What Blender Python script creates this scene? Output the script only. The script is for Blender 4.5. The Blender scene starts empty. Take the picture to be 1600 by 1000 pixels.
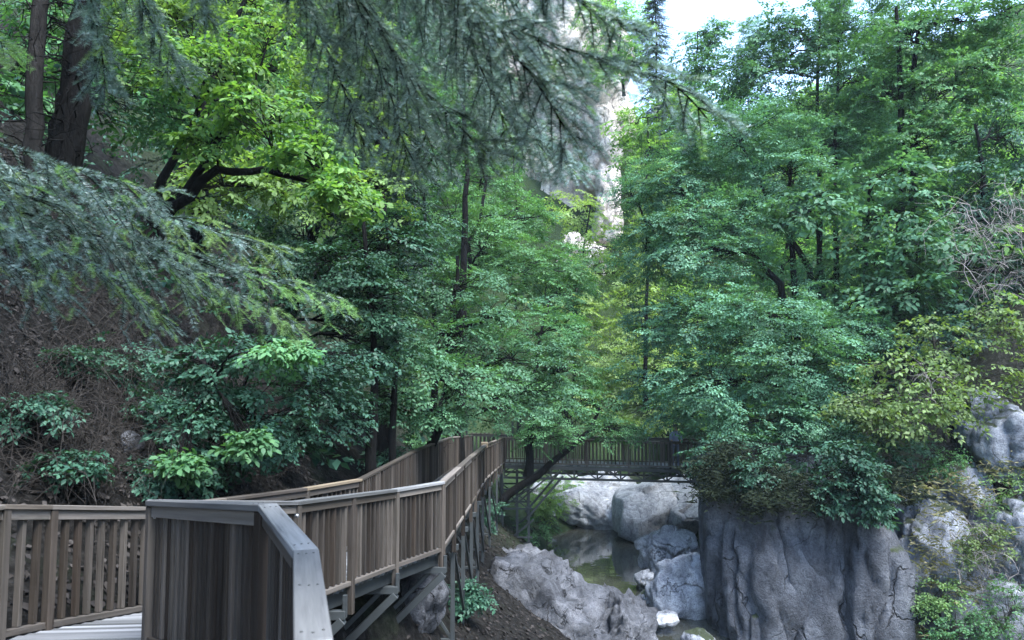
import bpy, bmesh, math
import numpy as np
from mathutils import Vector, Matrix, Quaternion

# ------------------------------------------------------------------ camera, sky, sun, exposure
scene = bpy.context.scene
COL = scene.collection
F_PX = 1150.0                      # focal length in pixels of the 1600 px wide photograph
CAM_Z = 8.0
PITCH = math.atan(85 / F_PX)
cam_d = bpy.data.cameras.new('camera')
cam = bpy.data.objects.new('camera', cam_d)
COL.objects.link(cam)
cam.location = (0, 0, CAM_Z)
cam.rotation_euler = (math.pi / 2 + PITCH, 0, 0)
cam_d.sensor_width = 36
cam_d.lens = 36 * F_PX / 1600
cam_d.clip_start = 0.05
cam_d.clip_end = 2000
cam_d.dof.use_dof = True
cam_d.dof.focus_distance = 14
cam_d.dof.aperture_fstop = 4.0
scene.camera = cam

SUN_EL, SUN_AZ = math.radians(60), math.radians(140)   # azimuth from +Y towards +X
world = bpy.data.worlds.new('World')
scene.world = world
world.use_nodes = True
wn = world.node_tree.nodes
sky = wn.new('ShaderNodeTexSky')
sky.sky_type = 'NISHITA'
sky.sun_disc = False
sky.sun_elevation = SUN_EL
sky.sun_rotation = SUN_AZ
sky.air_density = 1.0
sky.dust_density = 0.6
sky.ozone_density = 1.0
wn['Background'].inputs['Strength'].default_value = 0.15
world.node_tree.links.new(sky.outputs[0], wn['Background'].inputs['Color'])
sun_d = bpy.data.lights.new('sun', 'SUN')
sun_d.energy = 2.0
sun_d.angle = math.radians(28)
sun_d.color = (0.97, 0.985, 1.0)
sun = bpy.data.objects.new('sun', sun_d)
COL.objects.link(sun)
sdir = Vector((math.sin(SUN_AZ) * math.cos(SUN_EL), math.cos(SUN_AZ) * math.cos(SUN_EL), math.sin(SUN_EL)))
sun.rotation_euler = sdir.to_track_quat('Z', 'Y').to_euler()
sun.location = (0, 0, 60)

vs = scene.view_settings
vs.view_transform = 'Standard'
vs.look = 'None'
vs.exposure = 2.6
vs.gamma = 1.0
vs.use_curve_mapping = False
scene.cycles.max_bounces = 6
scene.cycles.diffuse_bounces = 3
scene.cycles.glossy_bounces = 2
scene.cycles.transmission_bounces = 4
scene.cycles.transparent_max_bounces = 4
scene.cycles.volume_bounces = 0
scene.cycles.caustics_reflective = False
scene.cycles.caustics_refractive = False

# ------------------------------------------------------------------ helpers
rng = np.random.default_rng(7)
CA, SA = math.cos(PITCH), math.sin(PITCH)

def P(px, py, Y):
    """world point at forward distance Y (metres) that was measured at this pixel of the photograph"""
    u, v = (px - 800) / F_PX, (500 - py) / F_PX
    dy, dz = CA - v * SA, SA + v * CA
    t = Y / dy
    return np.array([u * t, Y, CAM_Z + dz * t])

def _hash(ix, iy, iz, seed):
    h = (ix * 374761393 + iy * 668265263 + iz * 2147483647 + seed * 1274126177) & 0xFFFFFFFF
    h = ((h ^ (h >> 13)) * 1274126177) & 0xFFFFFFFF
    h = ((h ^ (h >> 16)) * 2246822519) & 0xFFFFFFFF
    return ((h ^ (h >> 15)) & 0xFFFFFF) / float(0xFFFFFF)

def noise3(p, seed=0):
    p = np.asarray(p, float)
    i = np.floor(p).astype(np.int64)
    f = p - i
    f = f * f * (3 - 2 * f)
    r = 0
    for dx in (0, 1):
        for dy in (0, 1):
            for dz in (0, 1):
                w = (f[:, 0] if dx else 1 - f[:, 0]) * (f[:, 1] if dy else 1 - f[:, 1]) * (f[:, 2] if dz else 1 - f[:, 2])
                r = r + w * _hash(i[:, 0] + dx, i[:, 1] + dy, i[:, 2] + dz, seed)
    return r * 2 - 1

def fbm(p, octs=4, seed=0, lac=2.1, gain=0.5):
    a, s, r = 1.0, 1.0, 0
    for k in range(octs):
        r = r + a * noise3(np.asarray(p) * s + 13.7 * k, seed + k)
        s *= lac
        a *= gain
    return r

def sstep(x, a, b):
    t = np.clip((x - a) / (b - a), 0, 1)
    return t * t * (3 - 2 * t)

def mesh_from(name, V, F, mats, midx=None, smooth=False):
    """F: list of int arrays (n,3) or (n,4)"""
    me = bpy.data.meshes.new(name)
    V = np.asarray(V, np.float32)
    F = [np.asarray(f, np.int32) for f in F if len(f)]
    loops = np.concatenate([f.ravel() for f in F])
    sizes = np.concatenate([np.full(len(f), f.shape[1], np.int32) for f in F])
    starts = np.concatenate([[0], np.cumsum(sizes)[:-1]]).astype(np.int32)
    me.vertices.add(len(V))
    me.vertices.foreach_set('co', V.ravel())
    me.loops.add(len(loops))
    me.loops.foreach_set('vertex_index', loops)
    me.polygons.add(len(sizes))
    me.polygons.foreach_set('loop_start', starts)
    me.polygons.foreach_set('loop_total', sizes)
    if midx is not None:
        me.polygons.foreach_set('material_index', np.asarray(midx, np.int32))
    if smooth:
        me.polygons.foreach_set('use_smooth', np.ones(len(sizes), bool))
    for m in (mats if isinstance(mats, (list, tuple)) else [mats]):
        me.materials.append(m)
    me.update(calc_edges=True)
    return me

class MB:
    """collects vertices and faces for one mesh"""
    def __init__(self):
        self.V, self.F, self.M, self.n = [], [], [], 0
    def add(self, V, F, m=0):
        V = np.asarray(V, float)
        F = np.asarray(F, int)
        self.V.append(V)
        self.F.append(F + self.n)
        self.M.append(np.full(len(F), m))
        self.n += len(V)
    def tube(self, pts, rad, sides=6, m=0):
        pts = np.asarray(pts, float)
        k = len(pts)
        rad = np.broadcast_to(np.asarray(rad, float), (k,)) if np.ndim(rad) else np.full(k, rad)
        t = np.gradient(pts, axis=0)
        t /= np.linalg.norm(t, axis=1)[:, None] + 1e-9
        ref = np.array([0.31, 0.17, 0.93]) if abs(t[:, 2]).mean() < 0.8 else np.array([0.95, 0.2, 0.1])
        a = np.cross(t, ref)
        a /= np.linalg.norm(a, axis=1)[:, None] + 1e-9
        b = np.cross(t, a)
        th = np.arange(sides) * 2 * math.pi / sides
        V = pts[:, None] + rad[:, None, None] * (np.cos(th)[None, :, None] * a[:, None] + np.sin(th)[None, :, None] * b[:, None])
        i = np.arange(k - 1)[:, None] * sides
        j = np.arange(sides)[None]
        jn = (j + 1) % sides
        Fq = np.stack([i + j, i + jn, i + sides + jn, i + sides + j], -1).reshape(-1, 4)
        self.add(V.reshape(-1, 3), Fq, m)
    def box(self, c, size, R=None, m=0):
        s = np.array([[x, y, z] for x in (-.5, .5) for y in (-.5, .5) for z in (-.5, .5)]) * np.asarray(size)
        if R is not None:
            s = s @ np.asarray(R).T
        self.add(s + np.asarray(c), [[0, 1, 3, 2], [4, 6, 7, 5], [0, 4, 5, 1], [2, 3, 7, 6], [0, 2, 6, 4], [1, 5, 7, 3]], m)
    def mesh(self, name, mats, smooth=False):
        t = [f for f in self.F if f.shape[1] == 3]
        q = [f for f in self.F if f.shape[1] == 4]
        mt = [m for f, m in zip(self.F, self.M) if f.shape[1] == 3]
        mq = [m for f, m in zip(self.F, self.M) if f.shape[1] == 4]
        F = ([np.concatenate(t)] if t else []) + ([np.concatenate(q)] if q else [])
        M = np.concatenate(mt + mq)
        return mesh_from(name, np.concatenate(self.V), F, mats, M, smooth)

def link(name, me, parent=None, loc=None, R=None, scale=None):
    o = bpy.data.objects.new(name, me)
    COL.objects.link(o)
    if parent is not None:
        o.parent = parent
    if R is not None or loc is not None or scale is not None:
        M = Matrix.Identity(4)
        if R is not None:
            R = np.asarray(R)
            M = Matrix([[*R[0], 0], [*R[1], 0], [*R[2], 0], [0, 0, 0, 1]])
        if scale is not None:
            M = M @ Matrix.Diagonal((*scale, 1))
        if loc is not None:
            M = Matrix.Translation(Vector(loc)) @ M
        o.matrix_local = M
    return o

def thing(name, label, cat, loc=(0, 0, 0), group=None):
    o = bpy.data.objects.new(name, None)
    COL.objects.link(o)
    o.location = loc
    tag(o, label, cat, group)
    return o

def tag(o, label=None, cat=None, group=None, kind=None):
    if label: o['label'] = label
    if cat: o['category'] = cat
    if group: o['group'] = group
    if kind: o['kind'] = kind
    return o

def axes(d, up=(0, 0, 1)):
    """rotation whose local x runs along d, z as near to up as it can"""
    x = np.asarray(d, float)
    x = x / np.linalg.norm(x)
    y = np.cross(up, x)
    y /= np.linalg.norm(y) + 1e-9
    z = np.cross(x, y)
    return np.stack([x, y, z], 1)

_boxcache = {}
def box_mesh(key, size, mat, bevel=0.004):
    """shared bevelled box, centred"""
    k = (key, tuple(size), mat.name)
    if k in _boxcache:
        return _boxcache[k]
    bm = bmesh.new()
    bmesh.ops.create_cube(bm, size=1)
    bmesh.ops.scale(bm, vec=size, verts=bm.verts)
    if bevel:
        bmesh.ops.bevel(bm, geom=bm.edges[:], offset=bevel, segments=1, affect='EDGES')
    me = bpy.data.meshes.new(key)
    bm.to_mesh(me)
    bm.free()
    me.materials.append(mat)
    _boxcache[k] = me
    return me

def bar(name, a, b, w, h, mat, parent, up=(0, 0, 1), bevel=0.004, off=(0, 0, 0)):
    """a box part from a to b; w across, h along 'up'"""
    a, b = np.asarray(a, float), np.asarray(b, float)
    R = axes(b - a, up)
    L = np.linalg.norm(b - a)
    me = box_mesh(name, (1.0, w, h), mat, bevel)
    return link(name, me, parent, (a + b) / 2 + R @ np.asarray(off), R, (L, 1, 1))

# ------------------------------------------------------------------ materials
def new_mat(name):
    m = bpy.data.materials.new(name)
    m.use_nodes = True
    nt = m.node_tree
    nt.nodes.clear()
    out = nt.nodes.new('ShaderNodeOutputMaterial')
    def N(t, **kw):
        n = nt.nodes.new(t)
        for k, v in kw.items():
            if k.startswith('i_'):
                key = k[2:]
                n.inputs[int(key) if key.isdigit() else key].default_value = v
            else:
                setattr(n, k, v)
        return n
    def L(a, b):
        nt.links.new(a, b)
    return m, N, L, out

def mixc(N, L, fac, a, b, blend='MIX'):
    n = N('ShaderNodeMix', data_type='RGBA', blend_type=blend)
    for s, v in ((n.inputs[0], fac), (n.inputs[6], a), (n.inputs[7], b)):
        if hasattr(v, 'is_linked'):
            L(v, s)
        elif isinstance(v, (int, float)):
            s.default_value = v
        else:
            s.default_value = (*v, 1)
    return n.outputs[2]

def ramp(N, L, src, stops):
    r = N('ShaderNodeValToRGB')
    el = r.color_ramp.elements
    while len(el) < len(stops):
        el.new(0.5)
    for e, (p, c) in zip(el, stops):
        e.position = p
        e.color = (*c, 1) if not isinstance(c, (int, float)) else (c, c, c, 1)
    L(src, r.inputs[0])
    return r.outputs[0]

def noise_tex(N, L, vec, scale, detail=4, rough=0.55):
    n = N('ShaderNodeTexNoise')
    n.inputs['Scale'].default_value = scale
    n.inputs['Detail'].default_value = detail
    n.inputs['Roughness'].default_value = rough
    if vec is not None:
        L(vec, n.inputs['Vector'])
    return n.outputs['Fac']

def leaf_mat(name, c1, c2, trans=0.35, rough=0.5, tcol=None, spec=0.2):
    m, N, L, out = new_mat(name)
    g = N('ShaderNodeNewGeometry')
    oi = N('ShaderNodeObjectInfo')
    tc = N('ShaderNodeTexCoord')
    col = mixc(N, L, g.outputs['Random Per Island'], c1, c2)
    nz = noise_tex(N, L, tc.outputs['Object'], 0.7, 2)
    hs = N('ShaderNodeHueSaturation')
    L(col, hs.inputs['Color'])
    v = N('ShaderNodeMapRange', i_1=0.3, i_2=0.7, i_3=0.7, i_4=1.35)
    L(nz, v.inputs[0])
    ov = N('ShaderNodeMapRange', i_3=0.85, i_4=1.15)
    L(oi.outputs['Random'], ov.inputs[0])
    vm = N('ShaderNodeMath', operation='MULTIPLY')
    L(v.outputs[0], vm.inputs[0])
    L(ov.outputs[0], vm.inputs[1])
    L(vm.outputs[0], hs.inputs['Value'])
    hv = N('ShaderNodeMapRange', i_3=0.485, i_4=0.515)
    L(oi.outputs['Random'], hv.inputs[0])
    L(hv.outputs[0], hs.inputs['Hue'])
    p = N('ShaderNodeBsdfPrincipled')
    L(hs.outputs[0], p.inputs['Base Color'])
    p.inputs['Roughness'].default_value = rough
    p.inputs['Specular IOR Level'].default_value = spec
    t = N('ShaderNodeBsdfTranslucent')
    tm = mixc(N, L, 1.0, hs.outputs[0], tcol or (1.5, 1.6, 0.6), 'MULTIPLY')
    L(tm, t.inputs['Color'])
    mx = N('ShaderNodeMixShader', i_0=trans)
    L(p.outputs[0], mx.inputs[1])
    L(t.outputs[0], mx.inputs[2])
    L(mx.outputs[0], out.inputs[0])
    return m

def bark_mat(name, c1, c2, scale=14):
    m, N, L, out = new_mat(name)
    tc = N('ShaderNodeTexCoord')
    mp = N('ShaderNodeMapping')
    mp.inputs['Scale'].default_value = (1, 1, 0.25)
    L(tc.outputs['Object'], mp.inputs[0])
    nz = noise_tex(N, L, mp.outputs[0], scale, 6, 0.7)
    col = ramp(N, L, nz, [(0.3, c1), (0.7, c2)])
    p = N('ShaderNodeBsdfPrincipled', i_Roughness=0.9)
    p.inputs['Specular IOR Level'].default_value = 0.1
    L(col, p.inputs['Base Color'])
    b = N('ShaderNodeBump', i_Strength=1.0, i_Distance=0.08)
    L(nz, b.inputs['Height'])
    L(b.outputs[0], p.inputs['Normal'])
    L(p.outputs[0], out.inputs[0])
    return m

def wood_mat(name, dark, mid, pale, axis=2, rough=0.75, grain=30.0, across=1.0):
    m, N, L, out = new_mat(name)
    tc = N('ShaderNodeTexCoord')
    oi = N('ShaderNodeObjectInfo')
    # texture space in metres: undo the object's length scale by using world scale through the Object coords of true sized boxes
    mp = N('ShaderNodeMapping')
    s = [grain * across] * 3
    s[axis] = 1.6
    mp.inputs['Scale'].default_value = s
    L(tc.outputs['Object'], mp.inputs[0])
    add = N('ShaderNodeVectorMath', operation='ADD')
    sc = N('ShaderNodeVectorMath', operation='SCALE', i_3=37.0)
    L(oi.outputs['Random'], sc.inputs[0])
    sc.inputs['Scale'].default_value = 57.0
    L(mp.outputs[0], add.inputs[0])
    L(sc.outputs[0], add.inputs[1])
    nz = noise_tex(N, L, add.outputs[0], 1.0, 6, 0.65)
    big = noise_tex(N, L, add.outputs[0], 0.18, 3, 0.5)
    tone = mixc(N, L, oi.outputs['Random'], mid, pale)
    rr = ramp(N, L, nz, [(0.28, dark), (0.45, (0.75, 0.75, 0.75)), (0.72, (1.1, 1.1, 1.1))])
    col = mixc(N, L, 1.0, tone, rr, 'MULTIPLY')
    st = ramp(N, L, big, [(0.35, (0.62, 0.63, 0.6)), (0.6, (1, 1, 1))])
    col = mixc(N, L, 0.8, col, st, 'MULTIPLY')
    hs = N('ShaderNodeHueSaturation')
    wv = N('ShaderNodeTexWhiteNoise', noise_dimensions='1D')
    L(oi.outputs['Random'], wv.inputs['W'])
    vr = N('ShaderNodeMapRange', i_3=0.5, i_4=1.45)
    L(wv.outputs['Value'], vr.inputs[0])
    L(vr.outputs[0], hs.inputs['Value'])
    L(col, hs.inputs['Color'])
    p = N('ShaderNodeBsdfPrincipled', i_Roughness=rough)
    p.inputs['Specular IOR Level'].default_value = 0.2
    L(hs.outputs[0], p.inputs['Base Color'])
    b = N('ShaderNodeBump', i_Strength=0.35, i_Distance=0.01)
    L(nz, b.inputs['Height'])
    L(b.outputs[0], p.inputs['Normal'])
    L(p.outputs[0], out.inputs[0])
    return m

def rock_mat(name, dark, mid, pale, scale=1.0, moss=0.0, crack=0.6, tint=None):
    m, N, L, out = new_mat(name)
    tc = N('ShaderNodeTexCoord')
    vec = tc.outputs['Object']
    n1 = noise_tex(N, L, vec, 0.9 * scale, 8, 0.62)
    n2 = noise_tex(N, L, vec, 6 * scale, 8, 0.7)
    dist = N('ShaderNodeVectorMath', operation='ADD')
    nv = N('ShaderNodeTexNoise')
    nv.inputs['Scale'].default_value = 1.3 * scale
    nv.inputs['Detail'].default_value = 4
    L(vec, nv.inputs['Vector'])
    L(vec, dist.inputs[0])
    L(nv.outputs['Color'], dist.inputs[1])
    mp = N('ShaderNodeMapping')
    mp.inputs['Scale'].default_value = (1, 1, 0.55)
    mp.inputs['Rotation'].default_value = (0.2, 0.5, 0.1)
    L(dist.outputs[0], mp.inputs[0])
    vo = N('ShaderNodeTexVoronoi', feature='DISTANCE_TO_EDGE')
    vo.inputs['Scale'].default_value = 0.75 * scale
    L(mp.outputs[0], vo.inputs['Vector'])
    msk = noise_tex(N, L, vec, 0.8 * scale, 3, 0.5)
    cmk = N('ShaderNodeMapRange', i_1=0.42, i_2=0.58, i_3=0.0005, i_4=0.022)
    L(msk, cmk.inputs[0])
    dv = N('ShaderNodeMath', operation='DIVIDE')
    L(vo.outputs['Distance'], dv.inputs[0])
    L(cmk.outputs[0], dv.inputs[1])
    cr = ramp(N, L, dv.outputs[0], [(0.0, 0.05), (1.0, 1.0)])
    vo2 = N('ShaderNodeTexVoronoi', feature='DISTANCE_TO_EDGE')
    vo2.inputs['Scale'].default_value = 2.6 * scale
    L(mp.outputs[0], vo2.inputs['Vector'])
    cr2 = ramp(N, L, vo2.outputs['Distance'], [(0.0, 0.55), (0.03, 1.0)])
    base = ramp(N, L, n1, [(0.3, dark), (0.5, mid), (0.68, pale)])
    n3 = noise_tex(N, L, vec, 24 * scale, 6, 0.75)
    fine = ramp(N, L, n2, [(0.3, (0.5, 0.5, 0.53)), (0.5, (1, 1, 1)), (0.72, (1.25, 1.25, 1.23))])
    fine = mixc(N, L, 1.0, fine, ramp(N, L, n3, [(0.32, (0.6, 0.6, 0.62)), (0.52, (1, 1, 1)), (0.75, (1.2, 1.2, 1.2))]), 'MULTIPLY')
    col = mixc(N, L, 1.0, base, fine, 'MULTIPLY')
    col = mixc(N, L, crack, col, cr, 'MULTIPLY')
    col = mixc(N, L, crack * 0.7, col, cr2, 'MULTIPLY')
    # dark lichen runs
    mp2 = N('ShaderNodeMapping')
    mp2.inputs['Scale'].default_value = (2.2, 2.2, 0.35)
    L(vec, mp2.inputs[0])
    st = noise_tex(N, L, mp2.outputs[0], 1.0 * scale, 5, 0.6)
    stc = ramp(N, L, st, [(0.36, (0.45, 0.46, 0.5)), (0.55, (1, 1, 1))])
    col = mixc(N, L, 0.6, col, stc, 'MULTIPLY')
    if moss:
        ge = N('ShaderNodeNewGeometry')
        sx = N('ShaderNodeSeparateXYZ')
        L(ge.outputs['Normal'], sx.inputs[0])
        ad = N('ShaderNodeMath', operation='ADD')
        mn = noise_tex(N, L, vec, 2.2, 6, 0.65)
        L(sx.outputs['Z'], ad.inputs[0])
        L(mn, ad.inputs[1])
        mr = N('ShaderNodeMapRange', i_1=1.25 - moss, i_2=1.45 - moss)
        L(ad.outputs[0], mr.inputs[0])
        col = mixc(N, L, mr.outputs[0], col, (0.035, 0.05, 0.02))
    p = N('ShaderNodeBsdfPrincipled', i_Roughness=0.85)
    L(col, p.inputs['Base Color'])
    hs2 = N('ShaderNodeMath', operation='MULTIPLY_ADD', i_1=0.35)
    L(n3, hs2.inputs[0])
    L(n2, hs2.inputs[2])
    hgt = N('ShaderNodeMath', operation='MULTIPLY_ADD', i_1=0.9)
    L(hs2.outputs[0], hgt.inputs[0])
    L(cr, hgt.inputs[2])
    b = N('ShaderNodeBump', i_Strength=1.0, i_Distance=0.14)
    L(hgt.outputs[0], b.inputs['Height'])
    L(b.outputs[0], p.inputs['Normal'])
    L(p.outputs[0], out.inputs[0])
    return m

def ground_mat():
    m, N, L, out = new_mat('forest_floor')
    tc = N('ShaderNodeTexCoord')
    v = tc.outputs['Object']
    n1 = noise_tex(N, L, v, 0.5, 8, 0.7)
    n2 = noise_tex(N, L, v, 7, 8, 0.75)
    c = ramp(N, L, n2, [(0.3, (0.006, 0.0056, 0.005)), (0.5, (0.017, 0.016, 0.0145)), (0.72, (0.055, 0.051, 0.047))])
    g = ramp(N, L, n1, [(0.55, 0.0), (0.75, 0.6)])
    sp = N('ShaderNodeSeparateXYZ')
    L(v, sp.inputs[0])
    far = N('ShaderNodeMapRange', i_1=24.0, i_2=40.0)
    L(sp.outputs['Y'], far.inputs[0])
    mxg = N('ShaderNodeMath', operation='MAXIMUM')
    L(g, mxg.inputs[0])
    L(far.outputs[0], mxg.inputs[1])
    grn = ramp(N, L, n2, [(0.35, (0.018, 0.034, 0.014)), (0.7, (0.06, 0.095, 0.04))])
    c = mixc(N, L, mxg.outputs[0], c, grn)
    p = N('ShaderNodeBsdfPrincipled', i_Roughness=0.95)
    p.inputs['Specular IOR Level'].default_value = 0.1
    L(c, p.inputs['Base Color'])
    b = N('ShaderNodeBump', i_Strength=1.0, i_Distance=0.15)
    L(n2, b.inputs['Height'])
    L(b.outputs[0], p.inputs['Normal'])
    L(p.outputs[0], out.inputs[0])
    return m

def water_mat():
    m, N, L, out = new_mat('river_water')
    tc = N('ShaderNodeTexCoord')
    n = noise_tex(N, L, tc.outputs['Object'], 2.2, 3, 0.5)
    n0 = noise_tex(N, L, tc.outputs['Object'], 0.35, 3, 0.5)
    p = N('ShaderNodeBsdfPrincipled', i_Roughness=0.03)
    c = ramp(N, L, n0, [(0.35, (0.028, 0.03, 0.023)), (0.7, (0.075, 0.075, 0.06))])
    L(c, p.inputs['Base Color'])
    p.inputs['Specular IOR Level'].default_value = 0.6
    b = N('ShaderNodeBump', i_Strength=0.12, i_Distance=0.04)
    L(n, b.inputs['Height'])
    L(b.outputs[0], p.inputs['Normal'])
    L(p.outputs[0], out.inputs[0])
    return m

def plain_mat(name, col, rough=0.6, metal=0.0, var=0.25, scale=5):
    m, N, L, out = new_mat(name)
    tc = N('ShaderNodeTexCoord')
    n = noise_tex(N, L, tc.outputs['Object'], scale, 5, 0.6)
    c = ramp(N, L, n, [(0.3, tuple(x * (1 - var) for x in col)), (0.7, tuple(x * (1 + var) for x in col))])
    p = N('ShaderNodeBsdfPrincipled', i_Roughness=rough, i_Metallic=metal)
    L(c, p.inputs['Base Color'])
    L(p.outputs[0], out.inputs[0])
    return m

M_WOOD = wood_mat('weathered_baluster_wood', (0.28, 0.26, 0.24), (0.038, 0.028, 0.021), (0.105, 0.091, 0.078), axis=2)
M_RAIL = wood_mat('weathered_rail_wood', (0.55, 0.53, 0.5), (0.115, 0.094, 0.078), (0.21, 0.187, 0.165), axis=0, rough=0.6)
M_RAIL_TOP = wood_mat('silvered_handrail_wood', (0.30, 0.30, 0.30), (0.26, 0.26, 0.26), (0.33, 0.33, 0.33), axis=0, rough=0.6, grain=24)
M_RAIL_NEW = wood_mat('newer_rail_wood', (0.7, 0.68, 0.62), (0.34, 0.27, 0.19), (0.36, 0.29, 0.2), axis=0)
M_PLANK = wood_mat('deck_plank_wood', (0.6, 0.6, 0.6), (0.16, 0.165, 0.172), (0.23, 0.235, 0.243), axis=0, rough=0.6)
M_DARKWOOD = wood_mat('dark_bridge_wood', (0.4, 0.38, 0.35), (0.075, 0.062, 0.055), (0.13, 0.11, 0.1), axis=2)
M_STEEL = plain_mat('painted_grey_steel', (0.04, 0.046, 0.047), 0.55, 0.2)
M_STEEL_D = plain_mat('dark_bridge_steel', (0.05, 0.052, 0.05), 0.55, 0.3)
M_BOLT = plain_mat('bolt_zinc', (0.5, 0.5, 0.5), 0.4, 0.8)
M_GROUND = ground_mat()
M_WATER = water_mat()
M_ROCK_PIER = rock_mat('grey_pier_limestone', (0.047, 0.052, 0.062), (0.115, 0.125, 0.145), (0.215, 0.23, 0.255), 0.8, moss=0.12)
M_ROCK_PALE = rock_mat('pale_river_limestone', (0.33, 0.345, 0.37), (0.54, 0.555, 0.58), (0.70, 0.71, 0.725), 1.0, crack=0.45)
M_ROCK_BANK = rock_mat('weathered_bank_rock', (0.042, 0.045, 0.052), (0.12, 0.126, 0.14), (0.25, 0.258, 0.28), 1.5, crack=0.85)
M_ROCK_BLUE = rock_mat('pale_blue_limestone', (0.20, 0.215, 0.25), (0.36, 0.385, 0.43), (0.53, 0.56, 0.605), 1.1, moss=0.1)
M_ROCK_CLIFF = rock_mat('warm_cliff_limestone', (0.40, 0.34, 0.29), (0.66, 0.59, 0.53), (0.80, 0.74, 0.69), 0.6, crack=0.5)
M_BARK = bark_mat('dark_bark', (0.003, 0.003, 0.003), (0.011, 0.0108, 0.0105))
M_BARK_L = bark_mat('greyish_bark', (0.009, 0.0085, 0.008), (0.036, 0.034, 0.032))
M_TWIG = bark_mat('bare_twig', (0.03, 0.027, 0.024), (0.085, 0.076, 0.068))  # darkened in place of missing canopy shade over the left bank
M_TWIG_PALE = bark_mat('pale_dead_twig', (0.22, 0.2, 0.19), (0.42, 0.39, 0.37))
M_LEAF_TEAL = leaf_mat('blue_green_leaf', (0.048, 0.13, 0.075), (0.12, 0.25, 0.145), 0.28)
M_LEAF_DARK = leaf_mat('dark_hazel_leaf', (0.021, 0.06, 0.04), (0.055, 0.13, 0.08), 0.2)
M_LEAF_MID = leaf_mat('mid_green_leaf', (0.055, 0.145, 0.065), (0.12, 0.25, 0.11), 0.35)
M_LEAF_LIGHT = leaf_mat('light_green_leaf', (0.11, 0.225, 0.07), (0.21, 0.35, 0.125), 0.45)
M_LEAF_GLOW = leaf_mat('gap_glow_leaf', (0.21, 0.34, 0.12), (0.36, 0.50, 0.21), 0.48)  # leaf colour raised to imitate sunlight glowing in the centre gap
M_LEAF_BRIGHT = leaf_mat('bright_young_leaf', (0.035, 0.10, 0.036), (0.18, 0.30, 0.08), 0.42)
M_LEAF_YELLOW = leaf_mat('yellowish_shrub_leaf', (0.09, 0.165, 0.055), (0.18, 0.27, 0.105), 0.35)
M_NEEDLE = leaf_mat('fir_needle', (0.085, 0.15, 0.14), (0.27, 0.38, 0.36), 0.15, 0.4, spec=0.5)
M_NEEDLE_NEW = leaf_mat('young_fir_needle', (0.14, 0.27, 0.10), (0.30, 0.44, 0.20), 0.3)
M_NEEDLE_FAR = leaf_mat('far_conifer_needle', (0.02, 0.045, 0.035), (0.045, 0.085, 0.065), 0.1)
M_GRASS = leaf_mat('dry_grass_blade', (0.10, 0.12, 0.05), (0.24, 0.22, 0.12), 0.3)
M_LITTER = leaf_mat('fallen_leaf', (0.008, 0.007, 0.0065), (0.055, 0.048, 0.043), 0.1, 0.7, (1.1, 1, 0.9))  # shade of the left bank is put into these lowered colours
M_MOSS = leaf_mat('moss_frond', (0.008, 0.013, 0.007), (0.022, 0.032, 0.015), 0.1, 0.9)

# ------------------------------------------------------------------ terrain
ZD_Y = [-8, 2, 4.3, 5.8, 7.6, 11.6, 16, 22.5, 31, 45, 90]
ZD_Z = [6.3, 6.2, 6.15, 5.93, 5.6, 5.25, 5.1, 4.75, 4.25, 4.3, 6]
XW_Y = [-8, -1.5, 2.1, 4.3, 5.8, 7.6, 11.6, 16, 22.5, 31, 45, 90]
XW_X = [0.6, 0.5, -.56, -1.43, -2.84, -2.3, -1.1, -.91, -.77, -.4, -1, 0]
XL_Y = [-40, 0, 15, 20, 24, 28, 32, 37, 42, 60, 260]
XL_X = [4, 3, 3.6, 4.3, 3.4, 1.9, 1.7, 2.2, 5.5, 8, 20]
XR_Y = [-40, 0, 15, 20, 23, 25.5, 30, 36, 42, 60, 260]
XR_X = [12, 12, 15, 17, 14.5, 9.0, 7.9, 8.5, 9, 11, 23]

def ground_z(x, y):
    x = np.asarray(x, float)
    y = np.asarray(y, float)
    zd = np.interp(y, ZD_Y, ZD_Z)
    xw = np.interp(y, XW_Y, XW_X)
    xl = np.interp(y, XL_Y, XL_X)
    xr = np.interp(y, XR_Y, XR_X)
    p = np.stack([x, y, np.zeros_like(x)], -1)
    nz = fbm(p * 0.35, 4, 3) * 0.35 + fbm(p * 1.6, 3, 9) * 0.10
    drop = np.interp(y, [0, 5, 9, 12, 16, 24, 31], [3.2, 3.0, 2.6, 2.0, 2.1, 2.2, 2.4])
    t = np.clip((x - xw) / np.maximum(xl - xw, 0.5), 0, 1.3)
    zl = (zd - drop) * (1 - t) ** 1.25 if False else (zd - drop) * np.clip(1 - t, 0, 1) ** 1.15
    s = xw - x                       # metres into the left bank
    steep = np.interp(y, [0, 8, 14, 30, 60], [1.0, 1.05, 1.0, 1.0, 1.1])
    zin = (zd - drop) + (drop - 0.25) * sstep(s, 0.0, 1.2)
    zin = zin + np.maximum(s - 1.7, 0) * steep
    left = np.where(s > 0, zin, zl)
    bed = -0.7 + 0 * x
    rr = x - xr
    right = np.where(rr < 3, 3.9 * sstep(rr, -0.1, 1.6), 3.9)
    right = right + np.clip(rr - 1.5, 0, None) * np.interp(y, [0, 22, 27, 40, 90], [0.95, 0.75, 0.8, 0.75, 0.45])
    z = np.where(x < xl, left, np.where(x > xr, right, bed))
    z = np.where((x >= xl - 0.3) & (x <= xr + 0.1), np.minimum(z, -0.3 - 0.3 * sstep(x, xl - 0.3, xl + 1) * 1), z)
    # the hill that closes the valley
    hill = 26 * sstep(y, 56, 104) * sstep(-x, -20 - 0.0 * y, -4)
    hill2 = (40 - 9 * sstep(x, 12, 26)) * sstep(y, 58, 104)
    amp = np.clip(np.maximum(s - 1.6, rr - 0.5) / 2, 0.15, 1)
    amp = np.where(s > 8, 2.0, amp)
    return z + nz * amp + hill + hill2

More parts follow.
